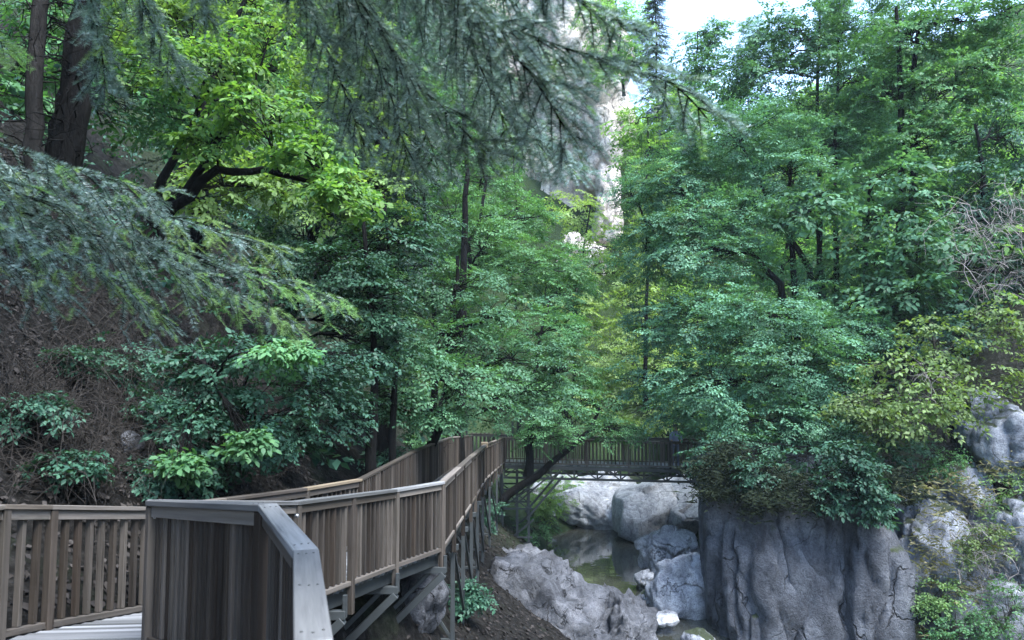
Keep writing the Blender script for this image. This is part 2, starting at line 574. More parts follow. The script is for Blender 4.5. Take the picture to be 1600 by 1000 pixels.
gx = np.concatenate([np.linspace(-170, -26, 30)[:-1], np.linspace(-26, 26, 160), np.linspace(26, 190, 34)[1:]])
gy = np.concatenate([np.linspace(-40, 0, 14)[:-1], np.linspace(0, 48, 150), np.linspace(48, 260, 70)[1:]])
GX, GY = np.meshgrid(gx, gy)
GZ = ground_z(GX.ravel(), GY.ravel())
nx, ny = len(gx), len(gy)
ii = (np.arange(ny - 1)[:, None] * nx + np.arange(nx - 1)[None]).ravel()
terrain = link('terrain', mesh_from('terrain', np.stack([GX.ravel(), GY.ravel(), GZ], -1),
               [np.stack([ii, ii + 1, ii + nx + 1, ii + nx], -1)], M_GROUND, smooth=True))
tag(terrain, kind='structure')

wx, wy = np.meshgrid(np.linspace(-2, 24, 27), np.linspace(-40, 62, 90))
ii = (np.arange(89)[:, None] * 27 + np.arange(26)[None]).ravel()
river = link('river', mesh_from('river', np.stack([wx.ravel(), wy.ravel(), 0 * wx.ravel()], -1),
             [np.stack([ii, ii + 1, ii + 28, ii + 27], -1)], M_WATER, smooth=True))
tag(river, kind='structure')

def snap(px, py, y0=4.0, y1=110.0, lift=0.0):
    """where the line of sight measured in the photograph meets the ground"""
    Y = np.geomspace(y0, y1, 1500)
    pts = np.array([P(px, py, y) for y in Y])
    hit = np.nonzero(pts[:, 2] <= ground_z(pts[:, 0], pts[:, 1]) + lift)[0]
    return float(Y[hit[0]]) if len(hit) else y1

# ------------------------------------------------------------------ rocks
def ico(sub):
    bm = bmesh.new()
    bmesh.ops.create_icosphere(bm, subdivisions=sub, radius=1)
    V = np.array([v.co[:] for v in bm.verts])
    Fc = np.array([[v.index for v in f.verts] for f in bm.faces])
    bm.free()
    return V, Fc
_ICO = {}

def rock_shape(radii, seed, sub=5, cuts=9, rough=0.06, square=0.35, cut_depth=(0.62, 0.92), groove=0.05, rot=None, freq=1.4, cells=46, block=0.07, zs=0.62):
    if sub not in _ICO:
        _ICO[sub] = ico(sub)
    V0, Fc = _ICO[sub]
    V = V0.copy()
    r = np.random.default_rng(seed)
    m = np.max(np.abs(V), axis=1)[:, None]
    V = V * (1 - square) + (V / m) * square * 0.86
    for k in range(cuts):
        n = r.normal(size=3)
        n /= np.linalg.norm(n)
        d = r.uniform(*cut_depth)
        e = V @ n - d
        V = V - np.outer(np.where(e > 0, e * 0.88, 0), n)
    N0 = V / (np.linalg.norm(V, axis=1)[:, None] + 1e-9)
    V = V * np.asarray(radii)
    if rot is not None:
        V = V @ np.asarray(rot).T
        N0 = N0 @ np.asarray(rot).T
    R = float(np.mean(radii))
    q = V / R * freq + seed * 3.1
    disp = fbm(q, 5, seed) * rough * R
    g1 = np.abs(fbm(q * np.array([1.6, 1.6, 0.7]), 2, seed + 50))
    disp -= groove * R * np.exp(-(g1 / 0.045) ** 2)
    g2 = np.abs(fbm(q * np.array([1.0, 1.0, 2.2]) * 1.3, 2, seed + 80))
    disp -= groove * 0.6 * R * np.exp(-(g2 / 0.04) ** 2)
    if cells:
        w = V / R + 0.16 * np.stack([fbm(q * 1.3, 2, seed + 7), fbm(q * 1.3 + 9, 2, seed + 8), fbm(q * 1.3 + 17, 2, seed + 9)], -1)
        w = w * np.array([1.0, 1.0, zs])
        ctr = r.normal(size=(cells, 3))
        ctr = ctr / np.linalg.norm(ctr, axis=1)[:, None] * (np.asarray(radii) / R) * r.uniform(0.7, 1.0, (cells, 1)) * np.array([1, 1, zs])
        d = np.linalg.norm(w[:, None] - ctr[None], axis=2)
        o2 = np.argsort(d, axis=1)[:, :2]
        d1 = np.take_along_axis(d, o2[:, :1], 1)[:, 0]
        d2 = np.take_along_axis(d, o2[:, 1:], 1)[:, 0]
        offs = r.uniform(-1, 1, cells) * block * R
        tl = r.normal(0, 1.0, (cells, 3)) * block * 2.2 * R
        c1 = o2[:, 0]
        disp += offs[c1] + np.einsum('ij,ij->i', w - ctr[c1], tl[c1])
        disp -= groove * 1.3 * R * np.exp(-((d2 - d1) / 0.035) ** 2)
    return V + N0 * disp[:, None], Fc

def rock(name, label, px, py, Y, rx, ry, mat, depth=None, seed=1, cat='boulder', parent=None, group=None, rotz=0, roty=0, **kw):
    """rx, ry: half sizes measured in pixels of the photograph at distance Y"""
    c = P(px, py, Y)
    k = Y / F_PX
    radii = (rx * k, depth or rx * k * 0.9, ry * k)
    rot = np.array(Matrix.Rotation(rotz, 3, 'Z') @ Matrix.Rotation(roty, 3, 'Y'))
    V, Fc = rock_shape(radii, seed, rot=rot, **kw)
    me = mesh_from(name, V, [Fc], mat, smooth=True)
    o = link(name, me, parent, c if parent is None else c - np.array(parent.location))
    if parent is None:
        tag(o, label, cat, group)
    return o

# right hand rock pier
pier = thing('rock_pier', 'massive grey limestone pier with dark cracks carrying the right end of the footbridge', 'rock', P(1240, 1010, 25))
for (px, py, Y, rx, ry, dep, sd, ro) in [
        (1190, 905, 23.7, 88, 195, 2.2, 11, -0.09),
        (1275, 945, 23.3, 82, 220, 2.0, 13, -0.04),
        (1352, 945, 22.6, 58, 205, 1.6, 14, 0.03),
        (1200, 1030, 23.0, 50, 100, 1.2, 12, 0.0),
        (1240, 800, 27.5, 150, 120, 2.8, 15, 0.0),
        (1130, 730, 27.6, 50, 50, 1.8, 16, 0.0)]:
    rock('rock_face', None, px, py, Y, rx, ry, M_ROCK_PIER, dep, sd, parent=pier, roty=ro, square=0.62, cuts=6, cut_depth=(0.72, 0.95), groove=0.065, rough=0.03, sub=5, cells=12, block=0.03, zs=0.42)
crag = thing('rock_crag', 'pale blue grey broken crag with bushes at the right edge', 'rock', P(1500, 1000, 24))
for (px, py, Y, rx, ry, dep, sd, ro) in [
        (1448, 880, 23.4, 62, 110, 1.7, 21, 0.05), (1440, 800, 24.2, 45, 40, 1.2, 22, -0.3), (1500, 770, 24.0, 42, 50, 1.2, 23, 0.3),
        (1560, 690, 24.2, 62, 80, 1.6, 24, 0.2), (1590, 860, 22.5, 50, 80, 1.5, 25, 0), (1530, 950, 22.6, 80, 80, 1.6, 26, 0.2),
        (1500, 1060, 22, 120, 80, 2.0, 27, 0), (1535, 640, 25.5, 50, 45, 1.4, 28, 0.4), (1620, 760, 23.5, 60, 90, 1.6, 29, 0)]:
    rock('rock_face', None, px, py, Y, rx, ry, M_ROCK_BLUE, dep, sd, parent=crag, roty=ro, square=0.3, cuts=9, groove=0.06, rough=0.10, sub=5)

# boulders in the river bed
BG = 'pale boulders in the river bed'
rock('boulder', 'large smooth pale slab under the middle of the bridge, leaning left', 1018, 790, 37.5, 62, 64, M_ROCK_PALE, 2.6, 131, group=BG, roty=0.25, cuts=11, cut_depth=(0.42, 0.75), square=0.5, rough=0.03, groove=0.02, cells=14, block=0.04)
rock('boulder', 'tall pale slab behind the pier beside the leaning slab', 1072, 800, 36.6, 50, 60, M_ROCK_PALE, 2.4, 32, group=BG, roty=0.35, cuts=11, cut_depth=(0.45, 0.75), square=0.5, rough=0.035, groove=0.03, cells=14, block=0.05)
rock('boulder', 'pale slanting ledge at the far shore of the pool', 940, 802, 40.5, 84, 34, M_ROCK_PALE, 2.2, 33, group=BG, roty=0.42, cuts=9, rough=0.05, groove=0.05)
rock('boulder', 'pale shore rock on the left of the slanting ledge', 893, 775, 43.5, 46, 34, M_ROCK_PALE, 1.8, 34, group=BG, roty=0.2, rough=0.06)
rock('boulder', 'upper pale rock above the slanting ledge', 945, 766, 45, 52, 32, M_ROCK_PALE, 2.0, 35, group=BG, roty=0.3, rough=0.06)
rock('boulder', 'layered whitish boulder in the pool, above the round one', 1042, 862, 30.2, 50, 40, M_ROCK_PALE, 1.25, 36, group=BG, roty=0.25, rough=0.07, groove=0.07)
rock('boulder', 'rounded whitish boulder standing in the near water beside the pier', 1068, 924, 25.6, 56, 60, M_ROCK_PALE, 1.25, 37, group=BG, rough=0.06, groove=0.05, cuts=11, cut_depth=(0.55, 0.85), cells=24)
rock('boulder', 'small flat stone in the water left of the layered boulder', 1012, 903, 28.0, 22, 11, M_ROCK_PALE, .45, 38, group=BG, sub=4)
rock('boulder', 'low flat stone in the narrow channel beside the round boulder', 1016, 932, 25.9, 24, 9, M_ROCK_BLUE, .5, 39, group=BG, sub=4)
rock('boulder', 'pale stone at the bottom edge in front of the round boulder', 1092, 1000, 21.9, 28, 14, M_ROCK_BLUE, .5, 40, group=BG, sub=4)
rock('boulder', 'small pale stone near the shrubs on the far left shore', 862, 806, 40, 20, 12, M_ROCK_PALE, .6, 41, group=BG, sub=4)
rock('boulder', 'low stone at the water edge below the round boulder', 1035, 966, 23.6, 26, 10, M_ROCK_PALE, .5, 42, group=BG, sub=4)
rock('boulder', 'rock on the shore behind the bridge trestle', 850, 772, 44, 26, 20, M_ROCK_PALE, 1.0, 43, group=BG, sub=4)
# left bank
bank = thing('bank_rock', 'rough furrowed grey bank rock sloping to the pool at bottom centre', 'rock', P(900, 1050, 21))
for (px, py, Y, rx, ry, dep, sd, ro) in [(850, 1010, 21.0, 165, 125, 2.6, 51, 0.3), (965, 1000, 20.6, 75, 95, 1.8, 52, 0.35), (820, 905, 24.5, 80, 52, 2.0, 53, 0.35), (775, 975, 20.0, 60, 60, 1.3, 54, 0.4), (728, 1000, 17.2, 60, 50, 1.2, 57, 0.45), (770, 880, 25.5, 40, 30, 1.1, 58, 0.4)]:
    rock('rock_face', None, px, py, Y, rx, ry, M_ROCK_BANK, dep, sd, parent=bank, roty=ro, rough=0.12, groove=0.07, sub=5, freq=4.2, cuts=14, cells=110, block=0.04, cut_depth=(0.55, 0.8))
rock('boulder', 'pale mossy rock under the boardwalk between steel struts', 655, 925, 12.8, 44, 90, M_ROCK_BANK, 0.6, 55, rough=0.10, groove=0.06, freq=2.0)
rock('boulder', 'low rock under the boardwalk at the bottom edge', 600, 985, 12.2, 40, 40, M_ROCK_BANK, 0.5, 56, rough=0.10, freq=2.0)
for k, (px, py, Y, r) in enumerate([(205, 690, snap(205, 700), 14), (225, 640, snap(225, 650), 12), (100, 740, snap(100, 750), 11)]):
    rock('stone', ['pale stone half buried in the leaf littered bank above the left railing', 'upper pale stone on the dark bank left of the hazel shrub',
                   'small stone low on the bank just above the left railing'][k], px, py, Y, r, r * 1.3, M_ROCK_BANK, 0.25, 60 + k, 'stone', sub=4, group='stones on the left bank')
# far cliff
cliff = thing('cliff', 'tall warm grey limestone cliff rising far behind the trees', 'cliff', P(890, 380, 80))
for (px, py, Y, rx, ry, dep, sd, ro) in [(900, 60, 80, 80, 230, 6, 71, -0.14), (935, 245, 77, 36, 90, 4, 72, -0.1), (860, 220, 82, 70, 170, 6, 73, 0),
                                         (948, 330, 74, 24, 70, 3, 74, 0.05), (800, 60, 86, 90, 260, 7, 75, 0), (910, 420, 70, 40, 60, 4, 76, 0.2)]:
    rock('rock_face', None, px, py, Y, rx, ry, M_ROCK_CLIFF, dep, sd, parent=cliff, roty=ro, rough=0.10, groove=0.07, square=0.5, cuts=8, freq=2.0)

# ------------------------------------------------------------------ boardwalk
RH = 1.08
RIV = [np.array([0.5, -1.5, 7.28]), P(490, 1000, 2.14), P(478, 858, 3.25), P(418, 787, 4.35), P(238, 781, 5.8), P(460, 783, 7.7),
       P(616, 764, 10.3), P(691, 752, 11.7), P(735, 713, 16.2), P(759, 693.5, 22.5), P(787, 683, 31)]
CLF = [np.array([-3.6, -2.0, 7.25]), np.array([-4.3, 3.2, 7.1]), P(0, 788, 6.1), P(75, 789, 6.65), P(237, 792, 8.0), P(350, 778, 8.9), P(476, 762, 10.4),
       P(562, 748, 12.1), P(655, 700, 18), P(703, 683, 24.3), P(736, 679.5, 28.3)]

def polyline_len(pts):
    return sum(np.linalg.norm(b - a) for a, b in zip(pts[:-1], pts[1:]))

def railing(label, pts, side, top_mat=M_RAIL, wood=M_WOOD, spacing=0.14, group='wooden railings of the boardwalk', rail_w=0.11, pale=None, post_every=1.5, parent=None, name='wooden_railing', h=RH, skip_last_post=False):
    """pts are handrail tops; side=+1: balusters stand to the left of the run, -1 to the right"""
    if parent is None:
        root = thing(name, label, 'railing', pts[0] - np.array([0, 0, h]), group)
        base = np.array(root.location)
    else:
        root = bpy.data.objects.new(name, None)
        COL.objects.link(root)
        root.parent = parent
        root.location = Vector(pts[0] - np.array([0, 0, h])) - parent.location
        base = np.array(root.location) + np.array(parent.location)
    Q = [p - base for p in pts]
    bal = box_mesh('baluster', (0.044, 0.058, h - 0.12), wood, 0.004)
    pst = box_mesh('post', (0.075, 0.075, h + 0.28), wood, 0.005)
    up = np.array([0, 0, 1.0])
    for k, (a, b) in enumerate(zip(Q[:-1], Q[1:])):
        d = b - a
        L = np.linalg.norm(d[:2])
        dh = np.array([d[0], d[1], 0]) / L
        nrm = np.array([-dh[1], dh[0], 0]) * side
        R = axes(dh)
        n_sub = max(1, round(L / 2.4))
        for j in range(n_sub):                      # handrail boards butt end to end
            p, q = a + d * (j / n_sub), a + d * ((j + 1) / n_sub)
            mt = (pale or {}).get((k, j), top_mat)
            bar('handrail', p - up * 0.02 + (dh * 0.0), q - up * 0.02 - d / L * 0.004, rail_w, 0.04, mt, root)
            bar('under_rail', p - up * 0.085 + nrm * 0.012, q - up * 0.085 + nrm * 0.012 - d / L * 0.004, 0.032, 0.085, M_RAIL, root)
            bar('bottom_rail', p - up * (h - 0.035) - nrm * 0.005, q - up * (h - 0.035) - nrm * 0.005 - d / L * 0.004, 0.07, 0.055, M_RAIL, root)
        n_post = max(1, round(L / post_every))
        ends = list(range(n_post + 1)) if k == len(Q) - 2 and not skip_last_post else list(range(n_post))
        for j in ends:
            t = j / n_post
            c = a + d * t + dh * (0.04 if j == 0 else (-0.04 if j == n_post else 0))
            link('post', pst, root, c - up * (0.045 + (h + 0.28) / 2) + nrm * 0.01, R)
        n = int(L / spacing)
        for j in range(n):
            t = (j + 0.5) / n
            if any(abs(t - i / n_post) * L < 0.055 for i in range(n_post + 1)):
                continue
            c = a + d * t + dh * rng.normal(0, 0.004)
            ang = rng.normal(0, 0.006)
            Rl = R @ np.array([[math.cos(ang), 0, math.sin(ang)], [0, 1, 0], [-math.sin(ang), 0, math.cos(ang)]])
            link('baluster', bal, root, c - up * (0.05 + (h - 0.12) / 2) - nrm * 0.022, Rl)
    return root

near_rail = railing('broad silvery handrail with dark balusters in the foreground, bending left', RIV[:5], 1, M_RAIL_TOP, rail_w=0.108, spacing=0.085)
railing('river side railing on the sloping run beyond the foreground corner', RIV[4:8], -1, M_RAIL_TOP, spacing=0.135)
r3 = railing('long far river side railing climbing in the picture towards the bridge', RIV[7:], -1, spacing=0.14)
railing('left railing beside the deck planks at the lower left edge', CLF[:5], -1, spacing=0.14, post_every=1.7)
railing('cliff side railing beyond the foreground railing, one newer tan handrail board', CLF[4:8], -1, spacing=0.14, pale={(2, 0): M_RAIL_NEW})
railing('far cliff side railing passing in front of the dark trunks', CLF[7:], 1, spacing=0.14)
o = link('rail_cap', box_mesh('rail_cap', (0.2, 0.16, 0.16), M_RAIL_NEW, 0.01), r3, P(757, 695, 22.2) - np.array(r3.location))
for (px, py, Y) in [(236, 808, 5.72), (236, 956, 5.72), (458, 806, 4.28)]:
    me = bpy.data.meshes.get('bolt')
    if me is None:
        mb = MB()
        mb.tube([(0, 0, 0), (0, -.006, 0), (0, -.009, 0)], [.012, .012, .004], 8)
        me = mb.mesh('bolt', M_BOLT)
    link('bolt', me, near_rail, P(px + 6, py, Y) - np.array(near_rail.location))
nail_mb = MB()
nail_mb.tube([(0, 0, 0), (0, 0, .002), (0, 0, .003)], [.005, .005, .001], 6)
nail_me = nail_mb.mesh('nail', M_STEEL_D)
for kseg, tlist in ((1, (0.06, 0.5, 0.93)), (2, (0.08, 0.9)), (3, (0.06, 0.93))):
    a, b = RIV[kseg], RIV[kseg + 1]
    R = axes(b - a)
    for t in tlist:
        for w in (-0.03, 0.0, 0.032):
            link('nail', nail_me, near_rail, a + (b - a) * t + R @ np.array([rng.normal(0, .006), w, 0.0005]) - np.array(near_rail.location), R)
# deck
deck = bpy.data.objects.new('boardwalk_deck', None)
COL.objects.link(deck)
tag(deck, 'grey weathered plank deck of the boardwalk', None, kind='structure')

def resample(pts, step):
    pts = np.array(pts)
    s = np.concatenate([[0], np.cumsum(np.linalg.norm(np.diff(pts[:, :2], axis=0), axis=1))])
    return pts, s
DECK_L = [p - np.array([0, 0, RH]) for p in CLF] + [P(760, 684, 31.5) - np.array([0, 0, RH])]
DECK_R = [p - np.array([0, 0, RH]) for p in RIV]
def at_y(pts, y):
    pts = np.array(pts)
    return np.array([np.interp(y, pts[:, 1], pts[:, 0]), y, np.interp(y, pts[:, 1], pts[:, 2])])
ys = []
y = -1.4
while y < 31.0:
    ys.append(y)
    y += 0.128
for y in ys:
    a, b = at_y(DECK_L, y), at_y(DECK_R, y)
    if y < 6.2:                                   # the landing by the corner: planks stay level across
        a[2] = b[2] = (a[2] + b[2]) / 2 if y > 5 else b[2]
        a[2] = np.interp(y, [-2, 4.3, 5.8, 6.2], [6.2, 6.1, 5.9, 5.82])
        b[2] = a[2]
    bar('plank', a - np.array([0.04, 0, 0.03]), b - np.array([0.05, 0, 0.03]), 0.118, 0.035, M_PLANK, deck, bevel=0.003)
for pts, dx in ((DECK_R[4:], -0.12), (DECK_R[:5], -0.12), (DECK_L[2:], 0.12)):
    for a, b in zip(pts[:-1], pts[1:]):
        off = np.array([dx, 0, -0.125])
        bar('stringer', a + off, b + off, 0.07, 0.17, M_STEEL, deck)

# steel supports below the deck
def gz(x, y):
    return float(ground_z(np.array([x]), np.array([y]))[0])

def steel(root, name, a, b, w=0.09, h=0.09, m=None):
    bse = np.array(root.location)
    up = (0, 0, 1) if abs((np.asarray(b) - a)[2]) < 0.95 * np.linalg.norm(np.asarray(b) - a) else (0, 1, 0)
    return bar(name, np.asarray(a) - bse, np.asarray(b) - bse, w, h, m or M_STEEL, root, up)

sup_labels = ['steel bracket under the boardwalk nearest the foreground handrail', 'middle steel bracket with long strut under the sloping boardwalk run',
              'steel bracket under the bend of the boardwalk railing']
for k, y in enumerate((8.7, 10.25, 11.65)):
    r, l = at_y(DECK_R, y), at_y(DECK_L, y)
    root = thing('steel_bracket', sup_labels[k], 'steel support', r - np.array([0, 0, 2]), 'steel brackets under the near boardwalk')
    r = r + np.array([0.03, 0, -0.27])
    l = l + np.array([0, 0, -0.27])
    steel(root, 'cross_beam', r + np.array([0.06, 0, 0]), l, 0.08, 0.1)
    steel(root, 'strut', r + np.array([0.03, 0, -0.06]), r + np.array([-1.15, 0, -1.2]), 0.1, 0.1)
    steel(root, 'strut', r + np.array([-.2, 0.1, -0.06]), r + np.array([-1.3, 0.1, -1.15]), 0.06, 0.06)
    steel(root, 'leg', r + np.array([-.95, 0, -0.06]), r + np.array([-.95, 0, -2.6]), 0.12, 0.12)
    steel(root, 'hanger', r + np.array([0.05, 0, -0.03]), r + np.array([0.05, 0, 0.22]), 0.05, 0.05)

frame_ys = [13.3, 15.0, 16.9, 19.0, 21.4, 24.2, 27.4, 30.6]
names = ['first', 'second', 'third', 'fourth', 'fifth', 'sixth', 'seventh', 'eighth']
for k, y in enumerate(frame_ys):
    r, l = at_y(DECK_R, y), at_y(DECK_L, y)
    root = thing('steel_trestle', '%s slender steel trestle under the far boardwalk counting from the railing bend' % names[k], 'steel support', (r[0], r[1], gz(r[0], y)), 'steel trestles under the far boardwalk')
    rt = r + np.array([-0.02, 0, -0.26])
    lt = np.array([r[0] - 1.1, y, rt[2]])
    zr, zl = gz(r[0], y) - 0.3, min(gz(lt[0], y), rt[2] - 0.6) - 0.3
    steel(root, 'cross_beam', rt + np.array([0.1, 0, 0]), lt - np.array([0.1, 0, 0]), 0.08, 0.1)
    steel(root, 'leg', rt, (rt[0], y, zr), 0.075, 0.075)
    steel(root, 'leg', lt, (lt[0], y, zl), 0.075, 0.075)
    mid = max(zl + 0.4, zr + 0.5)
    steel(root, 'brace', rt, (lt[0], y, (zl + rt[2]) / 2 - 0.3), 0.05, 0.05)
    steel(root, 'brace', lt, (rt[0], y, max(rt[2] - 1.6, zr + 0.3)), 0.05, 0.05)
    steel(root, 'tie', (rt[0], y, max(rt[2] - 1.6, zr + 0.3)), (lt[0], y, max(rt[2] - 1.6, zr + 0.3)), 0.06, 0.06)
    if k + 1 < len(frame_ys):
        y2 = frame_ys[k + 1]
        r2 = at_y(DECK_R, y2)
        steel(root, 'brace', rt + np.array([0.03, 0, -0.1]), (r2[0] + 0.01, y2, max(r2[2] - 1.9, gz(r2[0], y2) + 0.2)), 0.045, 0.045)

# ------------------------------------------------------------------ footbridge
BL, BR = P(787, 683, 31.0), P(1112, 691, 31.0)
BW = 1.75
bridge = thing('footbridge', 'dark timber footbridge with steel truss sides spanning the gorge to the pier', 'bridge', BL - np.array([0, 0, RH]))
bb = np.array(bridge.location)
wv = np.array([0, BW, 0])
railing(None, [BL, BR], 1, M_RAIL, M_DARKWOOD, 0.155, parent=bridge, name='near_railing', post_every=1.62)
fr = [BL + wv + np.array([-1.6, 0, 0.02]), BR + wv]
railing(None, fr, -1, M_RAIL, M_DARKWOOD, 0.155, parent=bridge, name='far_railing', post_every=1.62)
db, de = BL - np.array([1.5, 0, RH]), BR - np.array([0, 0, RH])
nb = int(np.linalg.norm(de - db) / 0.15)
for j in range(nb):
    c = db + (de - db) * ((j + .5) / nb) - np.array([0, 0, 0.02])
    bar('plank', c + np.array([0, 0.02, 0]) - bb, c + wv - np.array([0, 0.02, 0]) - bb, 0.138, 0.04, M_PLANK, bridge, bevel=0.003)
for oy in (0.0, BW):
    o = np.array([0, oy, 0])
    dn = np.array([0, 0, -0.14])
    A, B = BL - np.array([0, 0, RH]) + o, de + o
    steel(bridge, 'deck_beam', A + dn, B + dn, 0.09, 0.14, M_STEEL_D)
    steel(bridge, 'bottom_chord', A + np.array([0.0, 0, -0.58]), B + np.array([0, 0, -0.58]), 0.08, 0.09, M_STEEL_D)
    npan = 9
    for j in range(npan):
        p, q = A + (B - A) * (j / npan), A + (B - A) * ((j + 1) / npan)
        m = (p + q) / 2
        steel(bridge, 'truss_upright', p + np.array([0.04, 0, -0.2]), p + np.array([0.04, 0, -0.55]), 0.06, 0.06, M_STEEL_D)
        steel(bridge, 'truss_diagonal', p + np.array([0.05, 0, -0.55]), m + np.array([0, 0, -0.22]), 0.05, 0.05, M_STEEL_D)
        steel(bridge, 'truss_diagonal', m + np.array([0, 0, -0.22]), q + np.array([-0.0, 0, -0.55]), 0.05, 0.05, M_STEEL_D)
for j in range(8):
    c = db + (de - db) * ((j + .6) / 8) + np.array([0, 0, -0.32])
    steel(bridge, 'cross_member', c + np.array([0, -0.02, 0]), c + wv, 0.06, 0.08, M_STEEL_D)
# trestle that carries the left end
tre = thing('bridge_trestle', 'steel braced trestle carrying the left end of the footbridge', 'steel support', P(808, 850, 31.2))
pts = {}
for i, px in enumerate((782, 808, 826)):
    for jj, oy in enumerate((0.05, BW - 0.05)):
        top = P(px, 735, 31.0) + np.array([0, oy, 0])
        bot = np.array([top[0], top[1], gz(top[0], top[1]) - 0.2])
        steel(tre, 'leg', top, bot, 0.1, 0.1)
        pts[i, jj] = (top, bot)
for jj in (0, 1):
    oy = np.array([0, 0.05 + jj * (BW - 0.1), 0])
    for py in (765, 795, 840):
        steel(tre, 'tie', P(776, py, 30.96) + oy, P(832, py, 30.96) + oy, 0.07, 0.07)
    steel(tre, 'strut', P(880, 744, 30.94) + oy, P(822, 812, 30.94) + oy, 0.085, 0.085)
    steel(tre, 'strut', P(858, 744, 30.9) + oy, P(804, 790, 30.9) + oy, 0.07, 0.07)
    steel(tre, 'strut', P(834, 812, 30.92) + oy, P(790, 848, 30.92) + oy, 0.07, 0.07)
    steel(tre, 'brace', P(782, 765, 30.9) + oy, P(826, 795, 30.9) + oy, 0.05, 0.05)
    steel(tre, 'brace', P(826, 765, 30.88) + oy, P(782, 795, 30.88) + oy, 0.05, 0.05)
steel(tre, 'foot_plate', P(800, 850, 31), P(830, 850, 31), 0.3, 0.08)
# light steel gate frame at the far end of the boardwalk
gate = thing('gate_frame', 'thin grey steel gate frame standing where boardwalk meets bridge', 'gate', P(730, 722, 31.8))
for px in (729, 801):
    steel(gate, 'post', P(px, 722, 32.9), P(px, 634 if px < 760 else 655, 32.9), 0.09, 0.09)
steel(gate, 'top_bar', P(705, 638, 32.9), P(792, 638, 32.9), 0.07, 0.1)
steel(gate, 'brace', P(711, 676, 32.95), P(728, 655, 32.95), 0.05, 0.05)
steel(gate, 'brace', P(722, 676, 32.98), P(714, 640, 32.98), 0.05, 0.05)
for j in range(9):
    steel(gate, 'bar', P(738 + j * 6.5, 722, 32.9), P(738 + j * 6.5, 676, 32.9), 0.08, 0.03, M_DARKWOOD)
# ------------------------------------------------------------------ vegetation kit
LEAF4 = np.array([[0, 0, 0], [0.42, 0.30, 0.05], [1, 0, -0.06], [0.42, -0.30, 0.05]])
LEAF_F = np.array([[0, 3, 2], [0, 2, 1]])
LEAF6 = np.array([[0, 0, 0], [0.25, 0.24, 0.04], [0.62, 0.25, 0.03], [1.0, 0, -0.10], [0.62, -0.25, 0.03], [0.25, -0.24, 0.04], [0.3, 0, -0.01], [0.65, 0, -0.03]])
LEAF6_F = np.array([[0, 6, 1], [1, 6, 7], [1, 7, 2], [2, 7, 3], [0, 5, 6], [5, 4, 7], [5, 7, 6], [4, 3, 7]])

def rot_axis(ax, ang):
    return np.array(Matrix.Rotation(ang, 3, Vector(ax)))

def make_spray(seed, leaf=0.15, twigs=5, per=7, droop=0.12, tilt=0.35, big=False):
    """flat fan of leaves of unit length along +x; returns leaf verts/faces and twig verts/faces"""
    r = np.random.default_rng(seed)
    LV, LF, n = [], [], 0
    TV, TF, tn = [], [], 0
    lv, lf = (LEAF6, LEAF6_F) if big else (LEAF4, LEAF_F)
    axes_ = [(np.zeros(3), 0.0, 1.0)]
    for k in range(twigs):
        t = 0.12 + 0.75 * k / max(1, twigs - 1)
        sgn = 1 if k % 2 else -1
        axes_.append((np.array([t, 0, -droop * t * t]), sgn * r.uniform(0.55, 0.95), (1 - t * 0.62) * r.uniform(0.5, 0.75)))
    for (o, ang, ln) in axes_:
        d = np.array([math.cos(ang), math.sin(ang), 0])
        cnt = max(3, int(per * (0.5 + ln)))
        w = 0.006
        sd = np.array([-d[1], d[0], 0]) * w
        e = o + d * ln + np.array([0, 0, -droop * ln * ln])
        TV.append(np.array([o - sd, o + sd, e]))
        TF.append(np.array([[0, 1, 2]]) + tn)
        tn += 3
        for j in range(cnt):
            t = (j + 0.6) / cnt * ln
            p = o + d * t + np.array([0, 0, -droop * t * t + r.normal(0, 0.02)])
            a = ang + (1 if j % 2 else -1) * r.uniform(0.5, 1.1)
            if j == cnt - 1:
                a = ang + r.normal(0, 0.2)
            sz = leaf * r.uniform(0.7, 1.25)
            R = rot_axis((0, 0, 1), a) @ rot_axis((0, 1, 0), r.normal(0.22, tilt)) @ rot_axis((1, 0, 0), r.normal(0, tilt))
            LV.append((lv * sz) @ R.T + p)
            LF.append(lf + n)
            n += len(lv)
    return (np.concatenate(LV), np.concatenate(LF), np.concatenate(TV), np.concatenate(TF))

def make_shoot(seed, needles=52, ln=0.25, w=0.0135):
    """needled fir shoot of unit length along +x"""
    r = np.random.default_rng(seed)
    V, Fc = [], []
    for j in range(needles):
        t = (j + 0.5) / needles
        side = 1 if j % 2 else -1
        el = r.uniform(-0.15, 1.0)
        d = np.array([0.55, side * math.cos(el), math.sin(el) * 0.8])
        d /= np.linalg.norm(d)
        s = ln * r.uniform(0.8, 1.15) * (1 - 0.35 * t)
        p = np.array([t, 0, -0.12 * t * t])
        sd = np.cross(d, r.normal(size=3))
        sd /= np.linalg.norm(sd)
        V += [p - sd * w, p + sd * w, p + d * s]
        Fc.append([3 * j, 3 * j + 1, 3 * j + 2])
    e = 0.012
    TV = np.array([[0, -e, 0], [0, e, 0], [1, 0, -0.12], [0, 0, -e], [0, 0, e]])
    return np.array(V), np.array(Fc), TV, np.array([[0, 1, 2], [3, 4, 2]])

SPRAYS = {
    'fine': [make_spray(100 + k, 0.125, 6, 8, 0.14, 0.3) for k in range(6)],
    'mid': [make_spray(200 + k, 0.17, 5, 7, 0.16, 0.35) for k in range(6)],
    'large': [make_spray(300 + k, 0.24, 4, 5, 0.18, 0.35, True) for k in range(6)],
    'loose': [make_spray(400 + k, 0.20, 3, 5, 0.22, 0.5) for k in range(6)],
}
SHOOTS = [make_shoot(500 + k) for k in range(5)]
FAR_SHOOTS = [make_shoot(520 + k, 16, 0.24, 0.045) for k in range(4)]

